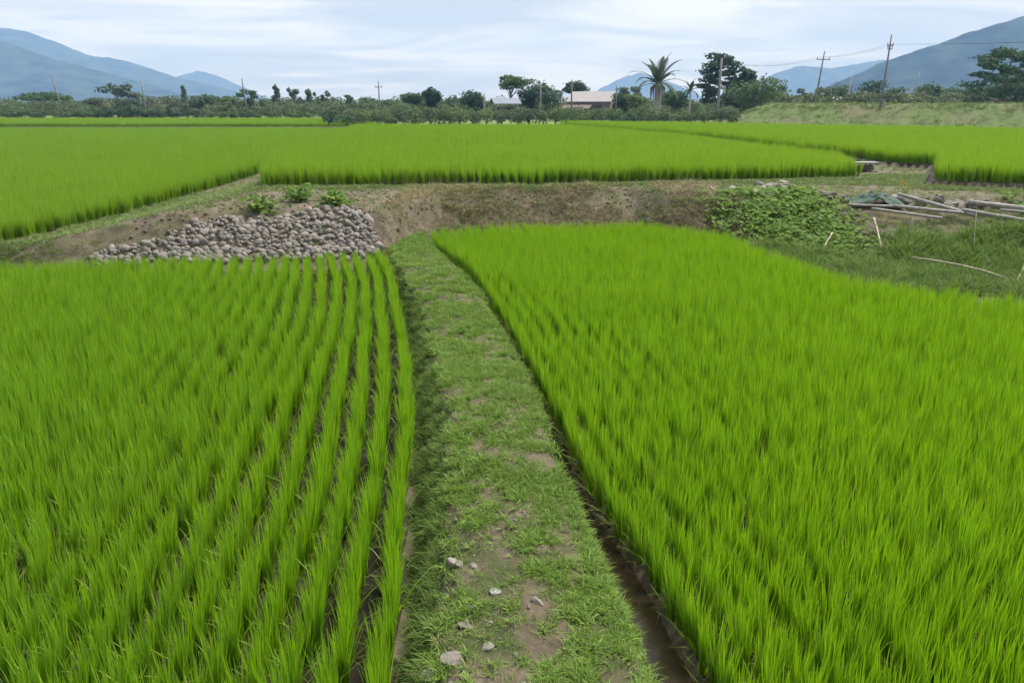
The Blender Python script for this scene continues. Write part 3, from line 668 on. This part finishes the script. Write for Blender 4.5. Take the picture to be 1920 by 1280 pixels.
# ---------------------------------------------------------------- debris on the right-hand bank
def pole_obj(name, a, b, r, m, lab, cat, lift=.15, sag=0):
    a = Vector(a); b = Vector(b); a.z += lift; b.z += lift
    mid = (a + b) / 2; e_ = MB(); pts = []
    for k in range(9):
        t = k / 8; q_ = a.lerp(b, t) - mid; q_.z -= sag * math.sin(math.pi * t); q_ += Vector((random.gauss(0, r * .12), random.gauss(0, r * .12), 0)); pts.append(q_)
    e_.tube(pts, [r * random.uniform(.92, 1.06) for _ in pts], 10)
    o = e_.build(name, m, None, mid, True); return tag(o, lab, cat)
FP = [((11.75, 23.4, 1.22), (13.3, 21.9, .78), .075, 'pale weathered pole slanting down from the green netting'),
      ((10.5, 22.3, .92), (12.3, 21.75, .72), .06, 'thin whitish pole with its end above the bamboo stake'),
      ((11.2, 22.5, .98), (13.0, 21.95, .84), .065, 'grey pole lying under the slanting pole'),
      ((13.0, 22.1, .92), (14.5, 21.5, .70), .07, 'white-ended pole at the foot of the pole heap'),
      ((13.55, 22.8, 1.06), (16.2, 21.6, .82), .095, 'thickest grey pole with a dark open end'),
      ((9.9, 22.6, 1.0), (11.6, 22.5, .95), .05, 'brown pole half hidden behind the netting'),
      ((14.2, 22.2, .9), (16.6, 21.3, .75), .06, 'slim grey pole below the thickest pole')]
for a, b, r, lab in FP: pole_obj('fallen_pole', a, b, r * .72, M['grey_pole'], lab, 'pole')
pole_obj('bamboo_stake', (10.42, 21.9, .80), (9.82, 19.7, .0), .026, M['bamboo'], 'long yellowish bamboo stake leaning down into the hollow', 'stake', .05)
pole_obj('bamboo_stake', (10.62, 20.1, .42), (10.05, 19.35, -.08), .030, M['bamboo'], 'short pale stake leaning out of the weeds', 'stake', .05)
pole_obj('bamboo_stake', (13.15, 19.0, .35), (11.6, 17.1, -.1), .030, M['bamboo'], 'pale stake lying in weeds past the curved pipe', 'stake', .08)
pole_obj('bamboo_stake', (8.85, 20.9, .55), (8.3, 20.2, .12), .022, M['bamboo'], 'thin pale stake at the edge of the creeper', 'stake', .05)
pole_obj('iron_rod', (12.9, 21.2, 1.15), (11.95, 19.4, .05), .011, M['wire'], 'thin dark rod standing in the weeds below the poles', 'rod', .0)
pole_obj('iron_rod', (11.2, 21.3, .95), (10.8, 20.3, .15), .010, M['wire'], 'thin dark rod beside the bamboo stake', 'rod', .0)
hp = [(9.9, 18.55), (10.4, 18.3), (10.8, 18.0), (11.1, 17.6), (11.25, 16.9)]; e_ = MB()
e_.tube([(x - 10.6, y - 17.9, .36 - .04 * i) for i, (x, y) in enumerate(hp)], .028, 8)
tag(e_.build('curved_pipe', M['bamboo'], None, (10.6, 17.9, 0), True), 'curved pale pipe lying across the weeds of the hollow', 'pipe')
# netting: a crumpled sheet
n_ = 26; u_ = np.linspace(0, 1, n_); UX, UY = np.meshgrid(u_, u_); nx_ = 10.25 + UX * 1.5; ny_ = 22.85 + UY * .7 - UX * .1
nz_ = height(nx_, ny_) + .06 + .34 * fbm(nx_ * 6.1, ny_ * 6.1, 15, 3) * np.sin(np.pi * np.clip(UX * .9 + .05, 0, 1)) + .02
id_ = np.arange(n_ * n_).reshape(n_, n_); q = np.stack([id_[:-1, :-1], id_[:-1, 1:], id_[1:, 1:], id_[1:, :-1]], -1).reshape(-1)
o = link('netting', raw_mesh('netting', np.stack([nx_.ravel(), ny_.ravel(), nz_.ravel()], -1), q, np.arange(len(q) // 4) * 4), M['net'], smooth=True)
md = o.modifiers.new('thick', 'SOLIDIFY'); md.thickness = .015
tag(o, 'crumpled blue-green netting heaped over the fallen poles', 'netting')
for (x, y, z, lab) in ((10.5, 21.5, .62, 'orange flowering weed below the poles'), (12.15, 23.8, 1.3, 'yellow flowering weed behind the netting')):
    t_ = empty('flowering_weed', (x, y, z)); tag(t_, lab, 'weed')
    fl = np.array([[tuple(Vector((random.gauss(0, .16), random.gauss(0, .1), random.uniform(.15, .4))) + Vector(d) * .045) for d in ((0, 0, 0), (1, 0, .3), (1, .3, 1), (0, .2, .9))] for _ in range(11)])
    for i in range(len(fl)): fl[i, 1:] = fl[i, 0] + (np.array([(1, 0, .3), (1, .3, 1), (0, .2, .9)]) * .05)
    link('flowers', quads_mesh('flowers', fl), M['flower'], t_)['kind'] = 'stuff'
    link('leaves', blades('leaves', 26, .15, .35, .02, .1, .4, .4), M['weed'], t_)
# culvert block at the corner of the upper field
t_ = empty('culvert', (14.5, 32.6, 1.24)); tag(t_, 'small stone culvert under a pale slab at the paddy corner', 'culvert')
MB().box((0.25, 0, .38), (1.15, .6, .08), .12).build('slab', M['concrete'], t_)
for k in range(5):
    o = bpy.data.objects.new('stone', rocks[k]); col.objects.link(o); o.parent = t_; o.location = (-.35 + .22 * k, -.1 + .06 * (k % 2), .17); o.scale = (.17, .16, .19); o.rotation_euler = (k, k * 2, k * 3)

# ---------------------------------------------------------------- trees and shrubs
def leaf_cloud(lobes, per, size, rs, up=.4):
    c = []; nrm = []
    for (x, y, z, rx, rz, k) in lobes:
        n = int(per * k)
        d = rs.normal(size=(n, 3)); d /= np.linalg.norm(d, axis=1)[:, None]
        rad = rs.uniform(.35, 1.0, n) ** .5
        bump = 1 + .28 * np.sin(d[:, 0] * 5 + x * 3 + rz) * np.sin(d[:, 1] * 4 + z) + .18 * np.sin(d[:, 2] * 7 + y)
        p = d * (rad * bump)[:, None] * np.array([rx, rx, rz]) + np.array([x, y, z]); c.append(p)
        nn = d * .7 + rs.normal(size=(n, 3)) * .55; nn[:, 2] += up; nrm.append(nn)
    c = np.concatenate(c); nrm = np.concatenate(nrm); nrm /= np.linalg.norm(nrm, axis=1)[:, None]
    t = np.cross(nrm, rs.normal(size=nrm.shape)); t /= np.linalg.norm(t, axis=1)[:, None]; b = np.cross(nrm, t)
    s = (size * rs.uniform(.6, 1.35, len(c)))[:, None]
    return np.stack([c - t * s * .5, c - b * s * .32, c + t * s * .5, c + b * s * .32], 1)
def make_tree(name, lab, x, y, h, w, style, leaf, bark='bark', zb=1.1, group=None, size=.42, per=150, seed=0, cat='tree'):
    rs = np.random.default_rng(seed + int(abs(x) * 13 + y * 7)); t_ = empty(name, (x, y, zb - .1)); lobes = []
    r = w / 2
    if style == 'round':
        for k in range(9):
            a = rs.uniform(0, 6.28); q_ = rs.uniform(.15, .62) * r; lobes.append((q_ * math.cos(a), q_ * math.sin(a), h * rs.uniform(.36, .80), r * rs.uniform(.38, .52), h * rs.uniform(.13, .2), 1))
        th = h * .55
    elif style == 'umbrella':
        for k in range(10):
            a = rs.uniform(0, 6.28); q_ = rs.uniform(.1, .72) * r; lobes.append((q_ * math.cos(a), q_ * math.sin(a), h * (.90 - .16 * (q_ / r) ** 2 - rs.uniform(0, .17)), r * rs.uniform(.28, .42), h * rs.uniform(.06, .10), .8))
        th = h * .72
    elif style == 'loose':
        for k in range(11):
            a = rs.uniform(0, 6.28); q_ = rs.uniform(.1, .8) * r; lobes.append((q_ * math.cos(a), q_ * math.sin(a), h * rs.uniform(.35, .93), r * rs.uniform(.20, .34), h * rs.uniform(.06, .12), .55))
        th = h * .7
    elif style == 'spread':
        for k in range(26):
            f = k / 25; a = k * 2.4 + rs.normal(0, .4); env = r * (.55 + .45 * math.sin(math.pi * min(1, .15 + f * .95))) * (1 - .35 * f ** 3); q_ = env * rs.uniform(.3, .85)
            lobes.append((q_ * math.cos(a), q_ * math.sin(a), h * (.26 + .66 * f), r * rs.uniform(.22, .34), h * rs.uniform(.035, .06), .8))
        th = h * .8
    elif style == 'spire':
        for k in range(8):
            f = k / 7; lobes.append((rs.normal(0, .1), rs.normal(0, .1), h * (.25 + .70 * f), r * (1 - .6 * f), h * .09, .5))
        th = h * .8
    elif style == 'lollipop':
        for k in range(5):
            a = rs.uniform(0, 6.28); lobes.append((.4 * r * math.cos(a), .4 * r * math.sin(a), h * rs.uniform(.80, .95), r * .6, h * .06, .6))
        th = h * .82
    elif style == 'layered':
        for k in range(24):
            f = k / 23; a = k * 2.4; rr = r * (.98 - .72 * f ** 1.6); q_ = rr * rs.uniform(.35, .7)
            lobes.append((q_ * math.cos(a), q_ * math.sin(a) * .9, h * (.20 + .74 * f), rr * .50, h * .036, 1.3))
        lobes.append((0, 0, h * .5, r * .32, h * .34, 1.6)); lobes.append((r * .38, 0, h * .93, r * .22, h * .035, .6)); lobes.append((-r * .2, 0, h * .97, r * .26, h * .035, .6)); th = h * .9
    link('crown', quads_mesh('crown', leaf_cloud(lobes, per, size, rs)), M['leaf_' + leaf], t_)
    tr = MB(); tw = max(.07, h * .022); bend = rs.normal(0, .03, 2) * h
    tr.tube([(0, 0, -.2), (bend[0] * .4, bend[1] * .4, th * .45), (bend[0], bend[1], th)], [tw * 1.4, tw, tw * .45], 8)
    for lb in lobes[:8]:
        s0 = min(lb[2] * .6, th * .8); tr.tube([(bend[0] * s0 / th, bend[1] * s0 / th, s0), (lb[0] * .55, lb[1] * .55, (s0 + lb[2]) / 2), (lb[0], lb[1], lb[2])], [tw * .55, tw * .4, tw * .18], 5)
    tr.build('trunk', M[bark], t_, None, True)
    return tag(t_, lab, cat, group)
TR = [
 ('dark tree leaning into the side of the tall tiered tree', 45.0, 153, 9.0, 6.6, 'spread', 'dark', 'bark'),
 ('rounded dark tree close behind the umbrella-shaped tree', 3.2, 172, 6.6, 5.2, 'round', 'dark', 'bark'),
 ('bushy green tree between the peaked dark tree and the dark round tree', -11.5, 172, 5.0, 5.0, 'round', 'mid', 'bark'),
 ('rounded green tree behind the slim small palm', 31.5, 152, 6.0, 5.6, 'round', 'mid', 'bark'),
 ('low yellowish tree under the fronds of the big palm', 22.0, 146, 4.6, 4.6, 'round', 'pale', 'bark'),
 ('leafy tree hiding the gable end of the house', 20.6, 147, 5.0, 3.8, 'round', 'mid', 'bark'),
 ('broad low tree behind the levee next to the wispy tree', 56.0, 170, 6.2, 5.6, 'round', 'mid', 'bark'),
 ('bushy grey tree right of the long-armed pole', 66.5, 168, 6.4, 5.2, 'round', 'grey', 'bark'),
 ('wide pale tree in the scrub beyond the house roof', 27.0, 176, 6.3, 6.4, 'loose', 'grey', 'bark'),
 ('low spreading grey-green tree beside the leaning utility pole', -94.9, 160, 5.1, 9.1, 'umbrella', 'mid', 'pale_bark'),
 ('tall loose tree with an open crown among the scrub', -84.4, 170, 6.6, 7.9, 'loose', 'grey', 'bark'),
 ('squat bush-like tree in front of the tall loose tree', -92.8, 180, 4.6, 6.1, 'round', 'grey', 'bark'),
 ('broad round brownish-green tree under the dark ridge', -79.4, 180, 5.0, 8.4, 'round', 'grey', 'bark'),
 ('slender columnar tree rising from the scrub', -82.3, 200, 6.8, 2.4, 'spire', 'mid', 'bark'),
 ('rounded grey tree beside the slender columnar tree', -72.7, 185, 5.0, 7.4, 'round', 'grey', 'bark'),
 ('low rounded tree where the mountain ridge meets the plain', -67.5, 190, 4.6, 6.4, 'round', 'mid', 'bark'),
 ('ragged tree close behind the dark bare utility pole', -57.2, 175, 5.8, 5.2, 'loose', 'mid', 'bark'),
 ('thin tree with a small ball of leaves on the skyline', -60.5, 205, 7.0, 2.6, 'lollipop', 'grey', 'bark'),
 ('twin-headed sparse tree on the skyline scrub', -57.0, 208, 6.6, 3.6, 'loose', 'mid', 'bark'),
 ('small upright tree between two skyline saplings', -52.0, 206, 6.2, 2.9, 'lollipop', 'mid', 'bark'),
 ('thin tree with a drooping rounded head', -48.7, 210, 5.7, 3.3, 'lollipop', 'grey', 'bark'),
 ('small sparse tree on the low skyline scrub', -40.8, 200, 4.8, 4.0, 'loose', 'mid', 'bark'),
 ('low wide tree beside the cross-shaped pole', -33.0, 190, 4.4, 7.6, 'round', 'mid', 'bark'),
 ('mid-green rounded tree behind the spiky dark tree', -22.2, 180, 5.5, 5.6, 'round', 'mid', 'bark'),
 ('dark blue-green tree with a peaked top standing alone', -16.0, 165, 6.0, 4.8, 'round', 'dark', 'bark'),
 ('dense dark round tree next to the short pale pole', -6.7, 152, 5.8, 5.4, 'round', 'dark', 'bark'),
 ('tall umbrella-shaped tree above the dark-roofed shed', -.3, 162, 8.3, 7.8, 'umbrella', 'mid', 'bark'),
 ('broad flat-topped dark tree between shed and house', 7.1, 167, 7.3, 7.2, 'round', 'dark', 'bark'),
 ('small umbrella-topped tree rising behind the house roof', 13.6, 178, 7.9, 6.0, 'umbrella', 'dark', 'bark'),
 ('tall dark tree with horizontal tiers of branches', 39.4, 152, 11.8, 12.6, 'spread', 'dark', 'bark'),
 ('wide dome-shaped green tree at the foot of the tiered tree', 43.0, 140, 7.6, 9.0, 'round', 'mid', 'bark'),
 ('pale wispy tree next to the dome-shaped tree', 60.9, 180, 6.8, 4.2, 'loose', 'grey', 'bark'),
 ('low grey tree behind the cross-armed pole', 73.4, 200, 6.2, 5.0, 'loose', 'grey', 'bark'),
 ('green tree with a white pole standing at its side', 78.5, 190, 7.6, 5.4, 'round', 'mid', 'bark'),
 ('dark full-crowned tree behind the tallest pole', 80.4, 180, 8.2, 7.0, 'round', 'dark', 'bark'),
 ('rounded tree tucked beside the dark full-crowned tree', 84.0, 175, 6.8, 5.4, 'round', 'mid', 'bark'),
 ('leafy green tree near the thin white pole', 88.7, 170, 6.9, 5.0, 'round', 'mid', 'bark'),
 ('low tree along the foot of the wooded mountain', 104.5, 190, 6.8, 6.6, 'round', 'mid', 'bark'),
 ('large many-limbed spreading tree on the levee end', 82.5, 135, 11.6, 14.5, 'spread', 'mid', 'bark'),
 ('tall tree crowded against the large spreading tree', 98.5, 160, 9.9, 8.3, 'round', 'mid', 'bark'),
 ('low bushy tree between levee and large spreading tree', 97.0, 170, 6.2, 6.8, 'round', 'pale', 'bark')]
for (lab, x, y, h, w, st, lf, bk) in TR:
    w *= 1.0 + .28 * (st in ('round', 'loose', 'umbrella')) ; h *= 1.06
    if st == 'lollipop': st = 'loose'; w *= 1.3
    big = st == 'spread'
    make_tree('tree', lab, x, y, h, w, st, lf, bk, per=(300 if big else 240), size=(.5 if w > 6 else .40), group='trees beyond the paddies')
# palm
def palm(lab, x, y, h, nf, fl, tr_r, leaf, skirt):
    t_ = empty('palm_tree', (x, y, 1.0)); tag(t_, lab, 'palm tree')
    th = h * .56; MB().tube([(0, 0, -.2), (.05, 0, th * .5), (.0, 0, th)], [tr_r * 1.25, tr_r, tr_r * .8], 10).build('trunk', M['pale_bark'], t_, None, True)
    for k in range(nf):
        f = k / (nf - 1); a = k * 2.39996; el = R(84 - 80 * f ** 1.2); L_ = fl * random.uniform(.85, 1.08); b = MB(); pts = []
        d = Vector((math.cos(a), math.sin(a), 0)); p_ = Vector((0, 0, th)); ang = el
        for s in range(9):
            pts.append(p_.copy()); p_ = p_ + (d * math.cos(ang) + Vector((0, 0, math.sin(ang)))) * (L_ / 8); ang -= R(3 + 5 * f) * (1 + s * .22)
        b.tube(pts, [.07 - .007 * s for s in range(9)], 5)
        side = d.cross(Vector((0, 0, 1)))
        for s in range(1, 9):
            for sub_ in (0, .5):
                if s == 8 and sub_: continue
                q0 = pts[s].lerp(pts[min(s + 1, 8)], sub_); ll = fl * .20 * math.sin(math.pi * min(.97, .18 + (s + sub_) / 10.5)); fw = (pts[s] - pts[s - 1]).normalized()
                for sg in (-1, 1):
                    tip_ = q0 + side * sg * ll * .72 + fw * ll * .75 + Vector((0, 0, -.16 * ll)); wv = fw * .17
                    b.add([q0 - wv, q0 + wv, tip_ + wv * .3, tip_ - wv * .3], [(0, 1, 2, 3)])
        b.build('frond', M['leaf_' + leaf], t_)
    if skirt:
        for k in range(9):
            a = k * .698; d = Vector((math.cos(a), math.sin(a), 0)); b = MB()
            b.tube([Vector((0, 0, th)) + d * tr_r, Vector((0, 0, th - .5)) + d * (tr_r + .55), Vector((0, 0, th - 2.4)) + d * (tr_r + .45 + .1 * (k % 3))], [.10, .16, .05], 5)
            b.build('dead_frond', M['straw'], t_)
    return t_
palm('big palm with stiff arching fronds and a shaggy trunk', 23.7, 130, 10.6, 19, 5.2, .55, 'palm', True)
palm('slim small-headed palm on a thin pale trunk', 27.9, 125, 8.6, 9, 2.0, .16, 'palm', False)

def shrub(x, y, h, w, leaf, lab, group, zb=1.1, name='shrub'):
    rs = np.random.default_rng(int(abs(x) * 31 + y)); t_ = empty(name, (x, y, zb - .05))
    lobes = [(rs.uniform(-.3, .3) * w, rs.uniform(-.3, .3) * w, h * rs.uniform(.3, .75), w * rs.uniform(.24, .36), h * rs.uniform(.2, .3), 1) for _ in range(5)]
    link('foliage', quads_mesh('foliage', leaf_cloud(lobes, 60, .30, rs, .5)), M['leaf_' + leaf], t_)
    b = MB()
    for lb in lobes: b.tube([(0, 0, -.1), (lb[0] * .6, lb[1] * .6, lb[2])], [.06, .025], 5)
    b.build('stem', M['bark'], t_); return tag(t_, lab, 'shrub', group)
kinds = [('dark', 'dark green shrub in the hedge behind the raised paddy'), ('mid', 'mid-green shrub in the hedge behind the raised paddy'), ('pale', 'yellowish green shrub in the hedge behind the raised paddy')]
x = -25.0; k = 0
while x < 31:
    q_ = kinds[[0, 1, 2, 1, 2, 0, 1][k % 7]]
    shrub(x, 108 + 5 * vnoise(k * .7, 3.1, 5), random.uniform(1.9, 2.9), random.uniform(2.4, 3.6), q_[0], q_[1], 'hedge shrubs behind the raised paddy'); x += random.uniform(1.5, 2.3); k += 1
x = -80.0; k = 0
while x < -60:
    shrub(x, 153 + random.uniform(-1, 1), random.uniform(1.9, 2.6), random.uniform(1.8, 2.6), 'dark', 'deep green bush in the hedge behind the distant rice strip', 'dark hedge bushes'); x += random.uniform(1.3, 1.9); k += 1
x = -112.0
while x < -81:
    shrub(x, 154 + random.uniform(-1.5, 1.5), random.uniform(1.3, 2.1), random.uniform(2.4, 3.4), 'mid', 'low green bush along the ragged hedge under the mountains', 'low hedge bushes'); x += random.uniform(1.9, 2.8)
x = -58.0
while x < -24:
    shrub(x, 151 + random.uniform(-2, 2), random.uniform(1.2, 2.2), random.uniform(2.0, 3.0), 'mid', 'small green bush in the gap-toothed hedge near the cross-shaped pole', 'gap-toothed hedge bushes'); x += random.uniform(1.8, 3.4)
for x, y, hh in ((9.2, 143, 2.2), (12.0, 143.5, 2.6), (14.6, 144, 2.3), (17.5, 146, 3.0), (20.0, 147, 3.2), (21.5, 149, 3.6)):
    shrub(x, y, hh, 3.2, 'mid', 'leafy shrub growing right against the front of the house', 'shrubs before the house')
# scrub masses
def bush_mesh(seed, w=3.2, h=2.6):
    rs = np.random.default_rng(seed); lobes = [(rs.uniform(-.3, .3) * w, rs.uniform(-.3, .3) * w, h * rs.uniform(.25, .75), w * rs.uniform(.2, .34), h * rs.uniform(.16, .3), 1) for _ in range(6)]
    return quads_mesh('bush', leaf_cloud(lobes, 45, .36, rs, .5))
library('scrub', [bush_mesh(s) for s in range(6)], M['scrub'])
x = rng.uniform(-150, 62, 900); y = rng.uniform(160, 225, 900)
scatter('scrub', 'scrub', np.stack([x, y, x * 0 + 1.0], -1), rng.uniform(.7, 1.25, 900) * (1 + (y - 160) * .011), 'grey-green scrub covering the plain behind the hedges', 'scrub', .05)
x = rng.uniform(-30, 34, 170); y = rng.uniform(116, 150, 170)
scatter('scrub', 'scrub', np.stack([x, y, x * 0 + 1.0], -1), rng.uniform(.6, 1.05, 170), 'weedy scrub around the house and shed', 'scrub', .05)
x = rng.uniform(48, 165, 320); y = rng.uniform(140, 205, 320)
scatter('scrub', 'scrub', np.stack([x, y, x * 0 + 1.0], -1), rng.uniform(1.4, 2.2, 320), 'tall scrub growing behind the levee', 'scrub', .05)
p = []
for s in rng.uniform(0, 1, 2600):
    a_ = rng.choice([rng.uniform(5.5, 10), rng.uniform(.5, 7)], p=[.6, .4]); xx, yy = lev_line(s); hb = np.interp(a_, [q_[0] for q_ in prof], [q_[1] for q_ in prof]); end = sst(s / .10) * .9 + .1
    p.append((xx + .5 * a_, yy + .87 * a_, 1.08 + hb * end * (1 + .28 * sst((s - .45) / .35))))
scatter('levee_grass', 'bundturf', np.array(p), rng.uniform(2.2, 4.5, len(p)), 'rough grass on the levee', 'grass', .2)

# ---------------------------------------------------------------- buildings
def gable(b, L_, W_, ze, zr, over=.35, th=.12):
    x0, x1 = -L_ / 2 - over, L_ / 2 + over; y1 = W_ / 2 + over; sl = (zr - ze) / (W_ / 2); zo = ze - sl * over
    for sg in (-1, 1):
        b.add([(x0, sg * y1, zo), (x1, sg * y1, zo), (x1, 0, zr), (x0, 0, zr), (x0, sg * y1, zo + th), (x1, sg * y1, zo + th), (x1, 0, zr + th), (x0, 0, zr + th)],
              [(0, 1, 2, 3), (7, 6, 5, 4), (0, 4, 5, 1), (3, 2, 6, 7), (0, 3, 7, 4), (1, 5, 6, 2)])
    return b
def walls(b, L_, W_, ze, zr):
    x, y = L_ / 2, W_ / 2
    return b.add([(-x, -y, 0), (x, -y, 0), (x, y, 0), (-x, y, 0), (-x, -y, ze), (x, -y, ze), (x, y, ze), (-x, y, ze), (-x, 0, zr), (x, 0, zr)], [(0, 1, 5, 4), (2, 3, 7, 6), (1, 2, 6, 9, 5), (3, 0, 4, 8, 7)])
def window(parent, c, w_, h_, face=-1, axis_='y'):
    f = MB(); d = .07
    def bx(cx_, cz_, ww, hh, dd, off):
        if axis_ == 'y': return ((c[0] + cx_, c[1] + face * off, c[2] + cz_), (ww, dd, hh))
        return ((c[0] + face * off, c[1] + cx_, c[2] + cz_), (dd, ww, hh))
    for q_ in ((0, h_ / 2, w_ + .1, .1), (0, -h_ / 2, w_ + .1, .1), (-w_ / 2, 0, .1, h_ - .1), (w_ / 2, 0, .1, h_ - .1), (0, 0, .06, h_ - .1)):
        f.box(*bx(q_[0], q_[1], q_[2], q_[3], .09, .045))
    fo = f.build('window', M['timber'], parent)
    MB().box(*bx(0, 0, w_ - .1, h_ - .1, .03, .02)).build('pane', M['glass'], fo)
h_ = empty('house', (15.6, 152, 1.1), R(-24)); tag(h_, 'cream walled house with a faded pink gable roof behind the shrubs', 'house')
walls(MB(), 8.2, 5.6, 3.3, 4.9).build('wall', M['wall_pink'], h_)
gable(MB(), 8.2, 5.6, 3.32, 4.95).build('roof', M['roof_pink'], h_)
window(h_, (4.1, -.4, 2.3), 1.5, .9, 1, 'x'); window(h_, (1.9, -2.8, 2.1), 1.3, 1.0); window(h_, (-1.6, -2.8, 2.1), 1.3, 1.0)
MB().add([(-4.6, -5.6, 1.9), (.9, -5.6, 1.9), (.9, -2.9, 2.75), (-4.6, -2.9, 2.75), (-4.6, -5.6, 1.98), (.9, -5.6, 1.98), (.9, -2.9, 2.83), (-4.6, -2.9, 2.83)], [(0, 3, 2, 1), (4, 5, 6, 7), (0, 1, 5, 4), (2, 3, 7, 6), (0, 4, 7, 3), (1, 2, 6, 5)]).build('lean_to_roof', M['roof_red'], h_)
for px_ in (-4.3, -1.8, .6): MB().box((px_, -5.4, .95), (.12, .12, 1.9)).build('post', M['timber'], h_)
s_o = empty('shed', (-1.3, 148, 1.1), R(14)); tag(s_o, 'open-sided shed with a dark blue-grey roof and pale edges', 'shed')
gable(MB(), 4.6, 4.0, 2.9, 3.75, .3, .1).build('roof', M['roof_blue'], s_o)
for sx in (-2.1, 2.1):
    for sy in (-1.8, 1.8): MB().box((sx, sy, 1.42), (.14, .14, 2.84)).build('post', M['roof_trim'], s_o)
MB().box((0, 1.7, 1.1), (4.0, .1, 2.2)).build('back_wall', M['timber'], s_o)
MB().box((0, -2.33, 2.78), (5.3, .06, .16)).build('fascia', M['roof_trim'], s_o)
s2 = empty('shed', (69.5, 176, 1.1), R(-10)); tag(s2, 'low pale-roofed shed half hidden behind the levee', 'shed')
walls(MB(), 5.4, 3.6, 3.3, 4.0).build('wall', M['timber'], s2); gable(MB(), 5.4, 3.6, 3.32, 4.15, .4, .12).build('roof', M['concrete'], s2)
window(s2, (-.8, -1.8, 2.4), 1.2, .9)

# ---------------------------------------------------------------- utility poles and wires
def upole(lab, x, y, top, zb=1.0, lean=(0, 0), m='pole', arms=(), r=.14):
    t_ = empty('utility_pole', (x, y, zb)); tag(t_, lab, 'pole'); h = top - zb
    tx, ty = lean
    MB().tube([(0, 0, -.3), (tx * .5, ty * .5, h * .5), (tx, ty, h)], [r * 1.2, r, r * .7], 10).build('shaft', M[m], t_, None, True)
    for (dz, wd) in arms:
        f = 1 - dz / h; a = MB().box((tx * f, ty * f - .1, h - dz), (wd, .11, .13)).build('crossarm', M['metal'], t_)
        for sx in (-.45, 0, .45): MB().tube([(tx * f + sx * wd, ty * f - .1, h - dz + .07), (tx * f + sx * wd, ty * f - .1, h - dz + .34)], [.06, .04], 6).build('insulator', M['pole'], a)
    return t_
upole('leaning pale utility pole beside the low spreading tree', -84.9, 150, 9.1, lean=(-1.1, 0), m='dark_pole')
upole('thin pole standing before the dark ridge', -76.1, 165, 9.3, lean=(-.2, 0), m='pole')
upole('dark bare-topped pole at the tail of the ridge', -50.0, 150, 8.4, lean=(-.5, 0), m='dark_pole')
upole('cross-shaped pole standing alone on the skyline', -25.0, 150, 8.0, m='pole', arms=((1.1, 1.3),))
upole('short pale pole next to the dark round tree', -4.9, 140, 5.6, m='pole', r=.2)
upole('grey pole in front of the flat-topped dark tree', 5.3, 148, 7.4, m='pole')
upole('pole rising from the corner of the house', 10.4, 139, 7.9, m='dark_pole', arms=((1.0, .7),))
upole('thin dark post among the shrubs between house and big palm', 15.7, 120, 6.6, m='dark_pole', r=.10)
upole('concrete pole rising in front of the tiered tree', 35.0, 135, 11.2, m='pole', r=.22)
upole('leaning pole with a long crossarm on the levee', 45.3, 119, 11.3, 3.6, lean=(.6, 0), m='pole', arms=((1.15, 2.0),), r=.12)
upole('white pole beside the green tree behind the levee', 63.0, 150, 8.9, lean=(.4, 0), m='roof_trim', r=.16)
upole('tallest pole with two short brackets on the levee', 49.6, 107, 12.6, 2.6, lean=(.2, 0), m='pole', arms=((1.35, .8), (1.75, .6)), r=.13)
upole('thin white pole before the wooded mountain', 80.7, 160, 10.0, lean=(.3, 0), m='roof_trim', r=.15)
def wire(a, b, sag, lab):
    a = Vector(a); b = Vector(b); mid = (a + b) / 2
    pts = [a.lerp(b, k / 16) - mid - Vector((0, 0, sag * math.sin(math.pi * k / 16))) for k in range(17)]
    tag(MB().tube(pts, .013, 5).build('overhead_wire', M['wire'], None, mid), lab, 'wire', 'overhead wires')
for off, nm in ((-.3, 'inner'), (.3, 'outer')):
    wire((49.8 + off, 106.9, 11.4), (46.0 + off * 2.6, 118.9, 10.5), .35, '%s wire from the tallest pole to the long-armed pole' % nm)
    wire((46.0 + off * 2.6, 118.9, 10.5), (35.0 + off, 134.9, 10.6), .9, '%s wire from the long-armed pole to the concrete pole' % nm)
    wire((49.8 + off, 106.9, 11.4), (88 + off, 80, 13.5), 1.2, '%s wire running on from the tallest pole over the levee' % nm)

# ---------------------------------------------------------------- haze
hz = MB().box((0, 2900, 224), (11200, 6800, 452)).build('haze', None)
m, t = mat('haze_air'); pv = nd(t, 'ShaderNodeVolumePrincipled', Density=HAZE)
pv.inputs['Color'].default_value = (.25, .43, .77, 1); pv.inputs['Absorption Color'].default_value = (.42, .42, .42, 1); pv.inputs['Anisotropy'].default_value = 0.0
o_ = nd(t, 'ShaderNodeOutputMaterial'); t.links.new(pv.outputs[0], o_.inputs['Volume']); hz.data.materials.append(m)
tag(hz, 'thin blue haze hanging over the plain', 'haze', kind='stuff')
